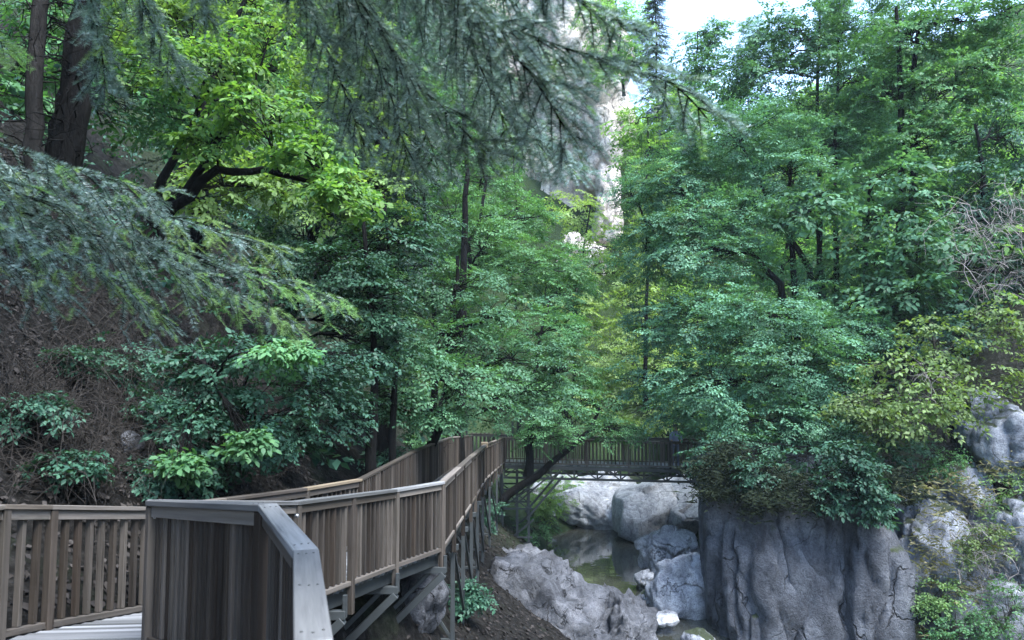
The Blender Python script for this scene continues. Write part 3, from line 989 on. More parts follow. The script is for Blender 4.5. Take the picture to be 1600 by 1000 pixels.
def instance_many(mb, variants, T, D, UPV, S, m_leaf=0, m_twig=1):
    """place variants at T (k,3), x axis D, normal near UPV, scale S"""
    k = len(T)
    D = D / (np.linalg.norm(D, axis=1)[:, None] + 1e-9)
    Y = np.cross(UPV, D)
    Y /= np.linalg.norm(Y, axis=1)[:, None] + 1e-9
    Z = np.cross(D, Y)
    R = np.stack([D, Y, Z], -1) * S[:, None, None]
    which = rng.integers(0, len(variants), k)
    for v, (LV, LF, TV, TF) in enumerate(variants):
        ix = np.nonzero(which == v)[0]
        if not len(ix):
            continue
        for (vv, ff, m) in ((LV, LF, m_leaf), (TV, TF, m_twig)):
            if vv is None:
                continue
            W = np.einsum('kij,nj->kni', R[ix], vv) + T[ix][:, None]
            Fi = (ff[None] + (np.arange(len(ix)) * len(vv))[:, None, None]).reshape(-1, ff.shape[1])
            mb.add(W.reshape(-1, 3), Fi, m)

def bend(a, b, n=6, sag=0.0, wob=0.05):
    a, b = np.asarray(a, float), np.asarray(b, float)
    t = np.linspace(0, 1, n)[:, None]
    L = np.linalg.norm(b - a)
    p = a + (b - a) * t
    p[:, 2] += (sag * L * 4 * t * (1 - t))[:, 0]
    w = rng.normal(0, wob * L, (n, 3)) * (np.sin(math.pi * t))
    return p + w

def crown_blob(mb, c, r, kind, size, dens, layer=0.34, droop=0.75, lo=40, hi=420, up=0.15):
    c, r = np.asarray(c), np.asarray(r)
    vol = 4.19 * r[0] * r[1] * r[2]
    n = int(np.clip(dens * vol, lo, hi))
    d = rng.normal(size=(n, 3))
    d /= np.linalg.norm(d, axis=1)[:, None]
    rad = 0.35 + 0.65 * np.sqrt(rng.random(n))
    rad *= 1 + 0.28 * noise3(d * 2.2 + c, 5)          # uneven outline
    q = d * rad[:, None] * r
    if layer:
        q[:, 2] = np.round(q[:, 2] / layer + rng.normal(0, 0.12, n)) * layer + rng.normal(0, 0.06, n)
    az = np.arctan2(q[:, 1] / r[1], q[:, 0] / r[0]) + rng.normal(0, 0.6, n)
    el = up - droop * rng.random(n) + 0.35 * d[:, 2]
    D = np.stack([np.cos(az) * np.cos(el), np.sin(az) * np.cos(el), np.sin(el)], -1)
    U = np.stack([rng.normal(0, 0.35, n), rng.normal(0, 0.35, n), np.ones(n)], -1)
    S = size * rng.uniform(0.75, 1.3, n)
    instance_many(mb, SPRAYS[kind], c + q - D * (S * 0.5)[:, None], D, U, S)
    return c + q

def tree(name, label, cat, base, blobs, leafm, kind='fine', size=0.85, dens=4.0, trunk_top=None, trunk_r=0.16, stems=1, bark=None, lean=None, group=None, layer=0.34, droop=0.75, hi=420, trunk_pts=None, part='crown', crown_only_limbs=False, limb_r=1.0):
    """blobs: (px, py, Y, rx px, ry px[, depth factor])"""
    bark = bark or M_BARK
    if len(base) == 2:
        base = np.array([base[0], base[1], gz(*base) - 0.25])
    base = np.asarray(base, float)
    root = thing(name, label, cat, base, group)
    B = []
    for b in blobs:
        k = b[2] / F_PX
        c = P(b[0], b[1], b[2])
        rx, rz = b[3] * k, b[4] * k
        B.append((c - base, np.array([rx, (b[5] if len(b) > 5 else 0.75) * rx, rz])))
    zt = max(c[2] for c, r in B)
    cx = np.mean([c[:2] for c, r in B], axis=0)
    wb = MB()
    paths = []
    if trunk_pts is not None:
        for tp in trunk_pts:
            pts = np.array([np.asarray(p, float) - base for p in tp])
            t = np.linspace(0, 1, len(pts))
            tt = np.linspace(0, 1, 12)
            pts = np.stack([np.interp(tt, t, pts[:, i]) for i in range(3)], -1)
            pts[1:-1] += rng.normal(0, 0.03, (10, 3))
            paths.append(pts)
    else:
        for s in range(stems):
            off = np.array([rng.normal(0, 0.25), rng.normal(0, 0.25), 0]) if stems > 1 else np.zeros(3)
            top = np.array([cx[0] + rng.normal(0, 0.5) * (stems > 1), cx[1], zt]) if lean is None else np.asarray(lean) - base
            paths.append(bend(off, top * np.array([0.8, 0.8, 1.0]) + off, 12, 0, 0.015))
    for pts in paths:
        wb.tube(pts, np.linspace(trunk_r, trunk_r * 0.3, len(pts)) * np.concatenate([[1.35], np.ones(len(pts) - 1)]), 8)
    lb = MB()
    cb = MB()
    allp = np.concatenate(paths)
    for c, r in B:
        dd = np.linalg.norm((allp - c) * np.array([1, 1, 1.3]) + np.array([0, 0, 0.8]), axis=1)
        st = allp[np.argmin(dd)]
        limb = bend(st, c, 7, 0.04, 0.04)
        rr = max(0.02, trunk_r * 0.28) * limb_r
        lb.tube(limb, np.linspace(rr, rr * 0.5, 7), 5)
        tips = crown_blob(cb, c, r, kind, size, dens, layer, droop, hi=hi)
        m = min(len(tips), 26)
        for tip in tips[rng.choice(len(tips), m, replace=False)]:
            j = rng.integers(2, 7)
            lb.tube(bend(limb[j], tip, 4, 0.03, 0.06), np.linspace(rr * 0.4, 0.006, 4), 3)
    link('trunk', wb.mesh('trunk', bark, True), root)
    link('branches', lb.mesh('branches', bark, True), root)['kind'] = 'stuff'
    cr = link(part, cb.mesh(part, [leafm, bark]), root)
    cr['kind'] = 'stuff'
    return root

# ------------------------------------------------------------------ right bank trees
tree('broadleaf_tree', 'wide blue green tree on the rock pier, layered crown overhanging the bridge end', 'tree', P(1215, 690, 28), [
    (1150, 215, 31, 110, 62), (1060, 285, 31, 85, 52), (1235, 265, 30, 80, 48), (1010, 395, 31.5, 58, 60), (1100, 400, 29, 95, 46),
    (1195, 490, 27, 105, 48), (1105, 505, 28.5, 95, 55), (1250, 575, 26, 100, 60), (1120, 605, 27.5, 105, 55), (1190, 655, 26, 100, 52),
    (1285, 660, 25.6, 62, 52), (1155, 712, 25.2, 46, 40), (1020, 500, 31.5, 52, 52), (1055, 640, 29.3, 52, 40), (1310, 520, 27, 80, 50), (985, 300, 33, 40, 40), (1075, 355, 29.5, 85, 46), (1160, 335, 29.5, 80, 42), (1000, 590, 30.5, 45, 45), (1290, 440, 29, 60, 40)],
    M_LEAF_TEAL, 'fine', 0.85, 8.0, hi=420, trunk_r=0.17, limb_r=1.2,
    trunk_pts=[[P(1245, 700, 29), P(1225, 450, 29.5), P(1165, 385, 29.5), P(1105, 325, 30), P(1010, 350, 31)],
               [P(1275, 700, 29.5), P(1270, 430, 30), P(1210, 330, 30.2), P(1160, 230, 31)],
               [P(1250, 690, 30), P(1240, 430, 30.5), P(1233, 340, 30.5), P(1235, 240, 30.5)]])
tree('broadleaf_tree', 'tall tree behind the pier whose leafy top edges the white sky', 'tree', P(1300, 560, 36), [
    (1195, 115, 37, 62, 52), (1265, 60, 37, 80, 55), (1350, 20, 37, 90, 55), (1330, 120, 36, 90, 50), (1245, 185, 37, 90, 45), (1300, 225, 36, 100, 40), (1170, 170, 38, 50, 35), (1150, 105, 38, 44, 40), (1215, 45, 37, 46, 36), (1110, 110, 40, 30, 40)],
    M_LEAF_TEAL, 'mid', 0.95, 3.0, trunk_r=0.16,
    trunk_pts=[[P(1282, 520, 37), P(1280, 300, 37), P(1278, 150, 37), P(1280, 0, 37)], [P(1306, 520, 36.5), P(1305, 300, 36.5), P(1310, 60, 37)]])
tree('broadleaf_tree', 'tall double trunk tree at upper right with spreading leafy crown', 'tree', P(1420, 560, 34), [
    (1420, 55, 34, 90, 60), (1500, 30, 34, 90, 60), (1480, 140, 33, 90, 55), (1385, 145, 34, 75, 45), (1560, 110, 33, 80, 70), (1590, 20, 33, 70, 60), (1440, 220, 33, 90, 40), (1540, 215, 32, 90, 50)],
    M_LEAF_MID, 'mid', 0.95, 3.2, trunk_r=0.24,
    trunk_pts=[[P(1405, 540, 34), P(1408, 300, 34), P(1410, 150, 34), P(1400, 10, 34)], [P(1430, 540, 34.3), P(1428, 300, 34.3), P(1424, 120, 34.3), P(1440, 20, 34)]])
tree('broadleaf_tree', 'dark stemmed tree behind the pier with broad pale leaves', 'tree', P(1330, 600, 29), [
    (1255, 330, 28, 62, 28), (1290, 300, 29, 60, 26), (1410, 330, 28, 90, 40), (1375, 275, 29, 80, 30), (1460, 385, 27, 85, 40), (1380, 400, 28.5, 90, 45), (1340, 470, 28, 80, 40), (1430, 455, 27, 80, 36)],
    M_LEAF_TEAL, 'large', 0.95, 3.6, trunk_r=0.15,
    trunk_pts=[[P(1310, 560, 30), P(1307, 420, 30), P(1305, 260, 30)], [P(1285, 560, 30.5), P(1283, 420, 30.5), P(1270, 280, 30)], [P(1352, 560, 30), P(1352, 400, 30), P(1360, 280, 29)]])
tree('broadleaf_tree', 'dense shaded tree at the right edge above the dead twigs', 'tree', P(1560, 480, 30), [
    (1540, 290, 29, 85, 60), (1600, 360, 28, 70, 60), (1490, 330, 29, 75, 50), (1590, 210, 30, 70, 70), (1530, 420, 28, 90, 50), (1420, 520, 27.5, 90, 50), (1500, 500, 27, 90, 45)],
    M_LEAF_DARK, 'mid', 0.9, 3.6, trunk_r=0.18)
tree('shrub', 'yellowish green drooping shrub growing over the right crag', 'shrub', P(1480, 690, 24.5), [
    (1390, 585, 23, 70, 36), (1465, 530, 23.5, 75, 38), (1335, 635, 22.5, 42, 16), (1545, 590, 23, 70, 40), (1480, 620, 22.6, 75, 30), (1430, 650, 22.5, 60, 26), (1570, 500, 23.5, 55, 40), (1380, 660, 22.5, 36, 18)],
    M_LEAF_YELLOW, 'loose', 0.75, 6.5, trunk_r=0.06, bark=M_TWIG, part='foliage')
tree('shrub', 'green leafy shrub hanging in the pier cleft', 'shrub', P(1345, 810, 21.8), [(1350, 745, 21.0, 46, 40), (1330, 715, 21.2, 32, 30), (1370, 790, 20.9, 26, 30), (1300, 770, 21.2, 26, 22)],
     M_LEAF_DARK, 'large', 0.5, 18, trunk_r=0.04, part='foliage')
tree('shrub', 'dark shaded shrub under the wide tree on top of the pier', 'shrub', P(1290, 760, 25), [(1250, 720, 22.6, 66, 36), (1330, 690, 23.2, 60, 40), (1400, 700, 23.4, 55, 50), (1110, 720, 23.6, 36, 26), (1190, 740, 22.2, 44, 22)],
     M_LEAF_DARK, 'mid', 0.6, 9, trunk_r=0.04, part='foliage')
for k, (px, py, Y, r, lab) in enumerate([(1540, 840, 21.6, 44, 'pale bushy shrub on the crag beside dry branches'), (1580, 950, 20.8, 55, 'low green bush at the lower right corner'),
                                      (1470, 930, 21.4, 34, 'small bush at the foot of the crag next to the crack'), (1480, 720, 23, 34, 'grey green bush in the notch above the crag'),
                                      (1590, 770, 22.4, 44, 'bush at the right edge halfway up the crag'), (1500, 980, 20.9, 40, 'bush at the bottom edge left of the corner bush')]):
    tree('shrub', lab, 'shrub', P(px, py + r, Y + 0.6), [(px, py, Y, r, r * 0.8), (px - r * .6, py + r * .5, Y, r * .6, r * .5)],
         [M_LEAF_YELLOW, M_LEAF_MID, M_LEAF_YELLOW, M_LEAF_MID, M_LEAF_YELLOW, M_LEAF_MID][k], 'loose', 0.42, 26, trunk_r=0.03, bark=M_TWIG, part='foliage', layer=0.0, group='bushes on the crag')

# ------------------------------------------------------------------ far trees
def conifer(name, label, base, top, rad, mat, bark=M_BARK, whorls=26, per=9, group=None, trunk_r=0.2, size=0.55, start=0.12, shoots=FAR_SHOOTS):
    base, top = np.asarray(base, float), np.asarray(top, float)
    root = thing(name, label, 'tree', base, group)
    H = top[2] - base[2]
    d = top - base
    wb = MB()
    wb.tube(bend((0, 0, 0), d, 10, 0, 0.004), np.linspace(trunk_r, 0.02, 10), 8)
    link('trunk', wb.mesh('trunk', bark, True), root)
    cb = MB()
    T, D, S = [], [], []
    for w in range(whorls):
        t = start + (0.99 - start) * w / (whorls - 1)
        c = d * t
        R = rad * (1 - t) ** 0.8 * (1 - 0.35 * max(0, (start + .2 - t) / .2)) + 0.15
        for k in range(per):
            a = rng.uniform(0, 2 * math.pi)
            Rb = R * rng.uniform(0.65, 1.1)
            dr = np.array([math.cos(a), math.sin(a), 0])
            n = max(3, int(Rb / size * 3.2))
            pts = np.array([c + dr * Rb * s + np.array([0, 0, Rb * (0.12 * s - 0.42 * s * s)]) for s in np.linspace(0, 1, 5)])
            cb.tube(pts, np.linspace(0.03, 0.008, 5), 3, 1)
            for j in range(n):
                s = (j + 0.7) / n
                p = c + dr * Rb * s + np.array([0, 0, Rb * (0.12 * s - 0.42 * s * s)])
                for sg in (-1, 1):
                    aa = a + sg * rng.uniform(0.5, 1.0)
                    T.append(p)
                    D.append([math.cos(aa), math.sin(aa), rng.uniform(-0.7, -0.15)])
                    S.append(size * rng.uniform(0.7, 1.2) * (1.15 - 0.5 * s))
    T, D, S = np.array(T), np.array(D), np.array(S)
    U = np.tile([0, 0, 1.0], (len(T), 1)) + rng.normal(0, 0.2, (len(T), 3))
    instance_many(cb, shoots, T, D, U, S)
    cr = link('crown', cb.mesh('crown', [mat, bark]), root)
    cr['kind'] = 'stuff'
    return root

FG = 'far trees on the hills'
conifer('conifer_tree', 'dark narrow conifer against the white sky on the far ridge', P(1030, 330, 62), P(1022, -60, 62), 2.6, M_NEEDLE_FAR, group=FG, size=0.95, whorls=30, per=7)
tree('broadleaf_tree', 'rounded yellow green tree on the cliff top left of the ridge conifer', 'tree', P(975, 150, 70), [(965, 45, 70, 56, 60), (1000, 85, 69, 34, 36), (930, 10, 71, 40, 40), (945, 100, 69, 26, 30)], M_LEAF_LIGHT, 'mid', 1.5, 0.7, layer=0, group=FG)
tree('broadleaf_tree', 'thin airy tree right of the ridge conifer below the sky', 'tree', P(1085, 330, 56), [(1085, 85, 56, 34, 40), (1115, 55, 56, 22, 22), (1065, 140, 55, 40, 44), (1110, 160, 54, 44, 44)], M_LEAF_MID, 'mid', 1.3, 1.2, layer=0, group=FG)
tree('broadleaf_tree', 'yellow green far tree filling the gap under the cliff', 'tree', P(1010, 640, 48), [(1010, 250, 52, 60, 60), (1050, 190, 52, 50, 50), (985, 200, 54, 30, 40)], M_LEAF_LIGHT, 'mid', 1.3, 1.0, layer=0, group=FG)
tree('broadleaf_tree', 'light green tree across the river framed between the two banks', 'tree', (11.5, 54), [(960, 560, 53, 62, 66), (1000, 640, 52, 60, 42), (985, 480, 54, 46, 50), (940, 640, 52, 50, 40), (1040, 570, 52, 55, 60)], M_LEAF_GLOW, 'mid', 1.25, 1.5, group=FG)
tree('broadleaf_tree', 'tree coloured as brightly lit below the far cliff above the bridge', 'tree', (3.5, 55), [(930, 420, 56, 50, 60), (890, 470, 54, 50, 60), (960, 390, 58, 40, 50), (900, 330, 58, 46, 40), (1000, 420, 55, 36, 50)], M_LEAF_GLOW, 'mid', 1.3, 1.3, group=FG)
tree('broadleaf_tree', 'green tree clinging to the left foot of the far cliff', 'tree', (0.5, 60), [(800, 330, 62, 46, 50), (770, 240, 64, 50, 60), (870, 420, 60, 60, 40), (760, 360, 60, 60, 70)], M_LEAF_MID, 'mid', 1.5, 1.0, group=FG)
tree('broadleaf_tree', 'leafy tree high on the left hill beside the cliff', 'tree', (-4.5, 62), [(730, 120, 64, 80, 80), (700, 200, 62, 80, 70), (710, 20, 66, 80, 70), (640, 60, 64, 80, 90)], M_LEAF_MID, 'mid', 1.6, 0.75, layer=0, group=FG)
tree('broadleaf_tree', 'shaded tree behind the right bank stems', 'tree', (15, 44), [(1240, 400, 42, 70, 60), (1330, 380, 42, 70, 70), (1160, 420, 44, 60, 60), (1420, 420, 40, 80, 70), (1500, 400, 38, 70, 70), (1180, 310, 44, 60, 40), (1110, 260, 46, 50, 60)], M_LEAF_MID, 'mid', 1.2, 1.4, group=FG)

def dup_tree(src, label, group, loc, sc, rz):
    c = src.copy()
    COL.objects.link(c)
    c['label'] = label
    c['group'] = group
    c.location, c.scale, c.rotation_euler = loc, (sc, sc, sc), (0, 0, rz)
    for ch in list(src.children):
        d = ch.copy()
        COL.objects.link(d)
        d.parent = c
    return c
by_label = lambda t: [o for o in COL.objects if str(o.get('label', '')).startswith(t)][0]
ridge_src = [by_label('rounded yellow green tree'), by_label('leafy tree high on the left hill'), by_label('thin airy tree')]
for k, (x, y) in enumerate([(17, 66), (23, 70), (29, 74), (20, 82), (27, 88), (34, 84), (40, 92), (24, 60), (31, 64), (37, 72), (14, 74), (43, 80), (22, 94), (32, 98), (30, 55), (36, 60), (25, 50), (31, 48)]):
    dup_tree(ridge_src[[0, 1, 0, 1, 2][k % 5]], 'leafy tree on the wooded right slope far behind the pier tree', 'trees on the far right slope', (x, y, gz(x, y) - 1.5), [0.9, 0.5, 1.0, 0.45, 0.9][k % 5], k * 1.7)

# ------------------------------------------------------------------ left bank trees
tree('broadleaf_tree', 'layered tree leaning over the boardwalk with pale topped horizontal sprays', 'tree', (-2.9, 20.5), [
    (650, 560, 17.5, 80, 22), (725, 600, 18, 95, 24), (610, 620, 17, 60, 22), (800, 560, 19.5, 90, 26), (700, 520, 19, 90, 24), (770, 640, 19, 90, 20), (845, 610, 20, 70, 24), (680, 655, 17.5, 50, 14), (780, 490, 20, 90, 28), (720, 445, 20.5, 90, 28)],
    M_LEAF_TEAL, 'fine', 0.7, 11, trunk_r=0.16, layer=0.34, trunk_pts=[[np.array([-2.9, 20.5, gz(-2.9, 20.5) - .3]), P(699, 640, 20.5), P(704, 520, 20.5), P(715, 400, 20.5)]])
tree('broadleaf_tree', 'tree with dark leaning trunk crossing in front of the bridge', 'tree', P(778, 800, 29.2), [
    (880, 640, 29.5, 62, 36), (885, 575, 31, 70, 44), (850, 675, 29.2, 50, 20), (840, 520, 31, 85, 46), (790, 600, 29, 60, 30), (960, 670, 29.6, 44, 14), (870, 450, 34, 70, 44), (925, 625, 30.4, 46, 34)],
    M_LEAF_MID, 'fine', 0.8, 7, trunk_r=0.19, trunk_pts=[[P(768, 800, 29.3), P(800, 770, 29.3), P(850, 735, 29.4), P(900, 693, 29.6), P(930, 660, 30), P(936, 630, 30.5)],
    [P(826, 745, 29.6), P(828, 690, 29.6), P(836, 600, 30), P(850, 500, 31)]])
tree('broadleaf_tree', 'mid distance tree over the boardwalk end with fine green leaves', 'tree', (-3.4, 33), [
    (830, 420, 34, 90, 50), (760, 380, 33, 90, 50), (820, 345, 36, 60, 40), (700, 330, 34, 80, 50), (890, 420, 37, 55, 40), (750, 290, 36, 70, 45), (690, 440, 31, 80, 46)],
    M_LEAF_MID, 'fine', 0.95, 4.0, trunk_r=0.2)
conifer('fir_tree', 'straight dark fir trunk with hanging dark branches left of the layered tree', np.array([-3.4, 19.0, gz(-3.4, 19.0) - .3]), P(600, -330, 19.0), 2.1, M_NEEDLE_FAR, whorls=28, per=7, trunk_r=0.26, size=0.45, start=0.2)
conifer('fir_tree', 'shadowy fir far up the left bank behind the bright leaves', np.array([-9.0, 21, gz(-9.0, 21) - .3]), np.array([-9.0, 21, 27]), 2.6, M_NEEDLE_FAR, whorls=26, per=7, trunk_r=0.25, size=0.5)
bright = tree('broadleaf_tree', 'bright young green tree with leaning dark stems at upper left', 'tree', P(238, 345, 12.6), [
    (330, 105, 11.6, 85, 40), (410, 175, 11.4, 90, 40), (475, 235, 11.2, 70, 34), (535, 295, 11, 46, 24), (250, 95, 12, 60, 40), (420, 60, 12.2, 90, 40), (330, 210, 12, 70, 36)],
    M_LEAF_BRIGHT, 'large', 0.42, 5.5, trunk_r=0.1, layer=0.3, limb_r=0.8, hi=170,
    trunk_pts=[[P(240, 350, 12.8), P(290, 300, 12.6), P(340, 220, 12.4), P(400, 130, 12)], [P(235, 340, 13), P(258, 270, 13), P(300, 200, 12.8), P(330, 120, 12.4)], [P(250, 345, 12.6), P(330, 268, 12.3), P(420, 265, 12), P(520, 300, 11.4)]])
tree('broadleaf_tree', 'sunlit leafy tree behind the bright young tree', 'tree', (-8.2, 16.0), [
    (300, 60, 17, 120, 70), (430, 110, 17, 110, 70), (520, 60, 18, 100, 70), (560, 190, 18, 90, 60), (460, 290, 17, 100, 50), (350, 290, 16, 90, 50), (580, 300, 18, 70, 60), (220, 20, 17, 90, 60), (400, 0, 18, 120, 60)],
    M_LEAF_LIGHT, 'mid', 0.75, 4.2, trunk_r=0.16)
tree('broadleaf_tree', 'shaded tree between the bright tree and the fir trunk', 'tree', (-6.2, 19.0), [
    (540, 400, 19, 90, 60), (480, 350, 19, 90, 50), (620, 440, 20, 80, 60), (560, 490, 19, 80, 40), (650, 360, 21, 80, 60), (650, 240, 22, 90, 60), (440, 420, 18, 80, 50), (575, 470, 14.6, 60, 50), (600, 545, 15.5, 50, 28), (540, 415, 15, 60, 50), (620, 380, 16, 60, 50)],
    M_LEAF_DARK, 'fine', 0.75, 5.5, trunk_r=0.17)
shade_src = [o for o in COL.objects if o.get('label') == 'shaded tree between the bright tree and the fir trunk'][0]  # copied below as extra trees, added to shade the left bank and trunk
for lab, (x, y, z, sc) in (('tall tree added on the left bank to shade the bank above the left railing', (-11.5, 5.0, gz(-11.5, 5.0) - .3, 1.2)), ('tall tree added high on the left bank to shade the black trunk', (-13.5, 11.0, gz(-13.5, 11.0) - .3, 1.2))):
    c = shade_src.copy()
    COL.objects.link(c)
    c['label'] = lab
    c.location = (x, y, z)
    c.scale = (sc, sc, sc)
    c.rotation_euler = (0, 0, x)
    for ch in list(shade_src.children):
        d = ch.copy()
        COL.objects.link(d)
        d.parent = c
tree('broadleaf_tree', 'pale green tree high on the bank at the top left corner', 'tree', (-12.5, 17.5), [(80, 60, 18, 110, 80), (200, 130, 18, 90, 70), (30, 160, 17, 80, 70), (150, -30, 19, 130, 60), (300, 180, 19, 70, 60)],
    M_LEAF_MID, 'mid', 0.9, 2.2, trunk_r=0.15)
tree('broadleaf_tree', 'leafy tree filling the upper middle of the left hillside', 'tree', (-6.5, 38), [(560, 100, 40, 110, 90), (660, 200, 40, 90, 80), (480, 200, 38, 100, 90), (560, 280, 38, 90, 60), (600, 0, 42, 120, 80), (420, 30, 40, 120, 90)],
    M_LEAF_MID, 'mid', 1.3, 1.3, trunk_r=0.22)
tree('shrub', 'dark broad leaved hazel shrub behind the near boardwalk railing', 'shrub', (-4.7, 10.9), [
    (320, 575, 10.2, 75, 40), (420, 550, 10.6, 90, 40), (500, 600, 12.2, 80, 50), (400, 640, 10.3, 100, 50), (300, 660, 9.9, 55, 40), (470, 670, 12.4, 60, 44), (550, 560, 13.5, 55, 36), (545, 640, 14.5, 44, 44), (380, 705, 10.8, 60, 34), (290, 730, 9.8, 40, 30)],
    M_LEAF_DARK, 'mid', 0.46, 26, trunk_r=0.045, part='foliage', layer=0.22, hi=330)
tree('shrub', 'lighter green sprig hanging in front of the hazel shrub', 'shrub', P(330, 600, 10.2), [(440, 545, 9.7, 50, 10), (390, 690, 9.4, 24, 10), (280, 720, 9.2, 24, 10)],
    M_LEAF_MID, 'large', 0.34, 6, trunk_r=0.025, part='foliage', layer=0.2)
# the largest single leaves of the bright tree, on its outer sprays
leaf_me = mesh_from('leaf', LEAF6 * 0.11, [LEAF6_F], M_LEAF_BRIGHT, smooth=False)
for (px, py, Y, rx, ry) in [(330, 105, 11.2, 85, 40), (410, 175, 11.0, 90, 40), (475, 235, 10.8, 70, 34), (535, 300, 10.6, 46, 26), (300, 60, 11.4, 60, 30), (560, 320, 10.6, 30, 18)]:
    c = P(px, py, Y) - np.array(bright.location)
    for k in range(8):
        o0 = c + rng.normal(0, 0.42, 3) * np.array([rx, 40, ry]) * Y / F_PX
        a = rng.uniform(-0.9, 0.5)
        for j in range(5):
            p = o0 + np.array([math.cos(a), math.sin(a) * .5, -0.25]) * 0.075 * j
            R = rot_axis((0, 0, 1), a + (1 if j % 2 else -1) * rng.uniform(0.4, 0.9)) @ rot_axis((0, 1, 0), rng.normal(0.5, 0.3)) @ rot_axis((1, 0, 0), rng.normal(0.3, 0.4))
            sc = rng.uniform(0.75, 1.2)
            link('leaf', leaf_me, bright, p, R, (sc, sc, sc))
# bare dark trunks
def bare_trunk(label, pts, r0, r1, bark, name='tree_trunk', twigs=12):
    base = np.asarray(pts[0], float)
    root = thing(name, label, 'tree', base, 'dark trunks on the left bank')
    q = np.array([np.asarray(p, float) - base for p in pts])
    tt = np.linspace(0, 1, 14)
    t0 = np.linspace(0, 1, len(q))
    pth = np.stack([np.interp(tt, t0, q[:, i]) for i in range(3)], -1)
    pth[1:-1] += rng.normal(0, r0 * 0.16, (12, 3))
    wb = MB()
    wb.tube(pth, np.linspace(r0, r1, 14) * np.concatenate([[1.5, 1.15], np.ones(12)]), 10)
    link('trunk', wb.mesh('trunk', bark, True), root)
    lb = MB()
    for k in range(twigs):
        p = pth[rng.integers(2, 13)]
        a = rng.uniform(0, 2 * math.pi)
        L = rng.uniform(0.5, 1.4)
        e = p + np.array([math.cos(a) * L, math.sin(a) * L, rng.uniform(-0.5, 0.35)])
        lb.tube(bend(p, e, 6, 0.06, 0.06), np.linspace(0.018, 0.004, 6), 4)
        for j in range(3):
            m = p + (e - p) * rng.uniform(0.3, 0.9)
            lb.tube(bend(m, m + rng.normal(0, 0.25, 3), 4, 0.05, 0.08), np.linspace(0.008, 0.003, 4), 3)
    link('dead_branches', lb.mesh('dead_branches', bark, True), root)['kind'] = 'stuff'
    return root
bare_trunk('thick black ivy tangled trunk at upper left', [P(95, 320, 11.2), P(118, 180, 11.2), P(125, 60, 11.3), P(140, -80, 11.4)], 0.24, 0.17, M_BARK, twigs=70)
bare_trunk('slim grey barked trunk at the far upper left', [P(52, 300, 10.8), P(55, 150, 10.8), P(62, 0, 11), P(66, -80, 11)], 0.125, 0.1, M_BARK_L, twigs=9)
bare_trunk('second slim dark trunk leaning beside the thick black trunk', [P(70, 300, 12.2), P(86, 190, 12.2), P(130, 40, 12.4)], 0.09, 0.06, M_BARK, twigs=8)
for k, (px, yb, Y, yt, r, lab) in enumerate([(578, 735, 15.0, 590, 0.14, 'short dark trunk showing right of the hazel shrub'), (611, 720, 16.5, 560, 0.10, 'thin dark trunk right of the short trunk behind the railing'),
                                          (674, 690, 22, 560, 0.15, 'dark trunk left of the trunk at the railing gap'), 
                                          (720, 560, 26, 250, 0.16, 'dim trunk behind the layered tree')]):
    b = P(px, yb, Y)
    b[2] = min(b[2], gz(b[0], b[1]) + 0.2) - 0.4
    bare_trunk(lab, [b, P(px + 4, (yb + yt) / 2, Y), P(px + 10, yt, Y), P(px - 12, yt - 260, Y)], r, r * 0.3, M_BARK, twigs=6)

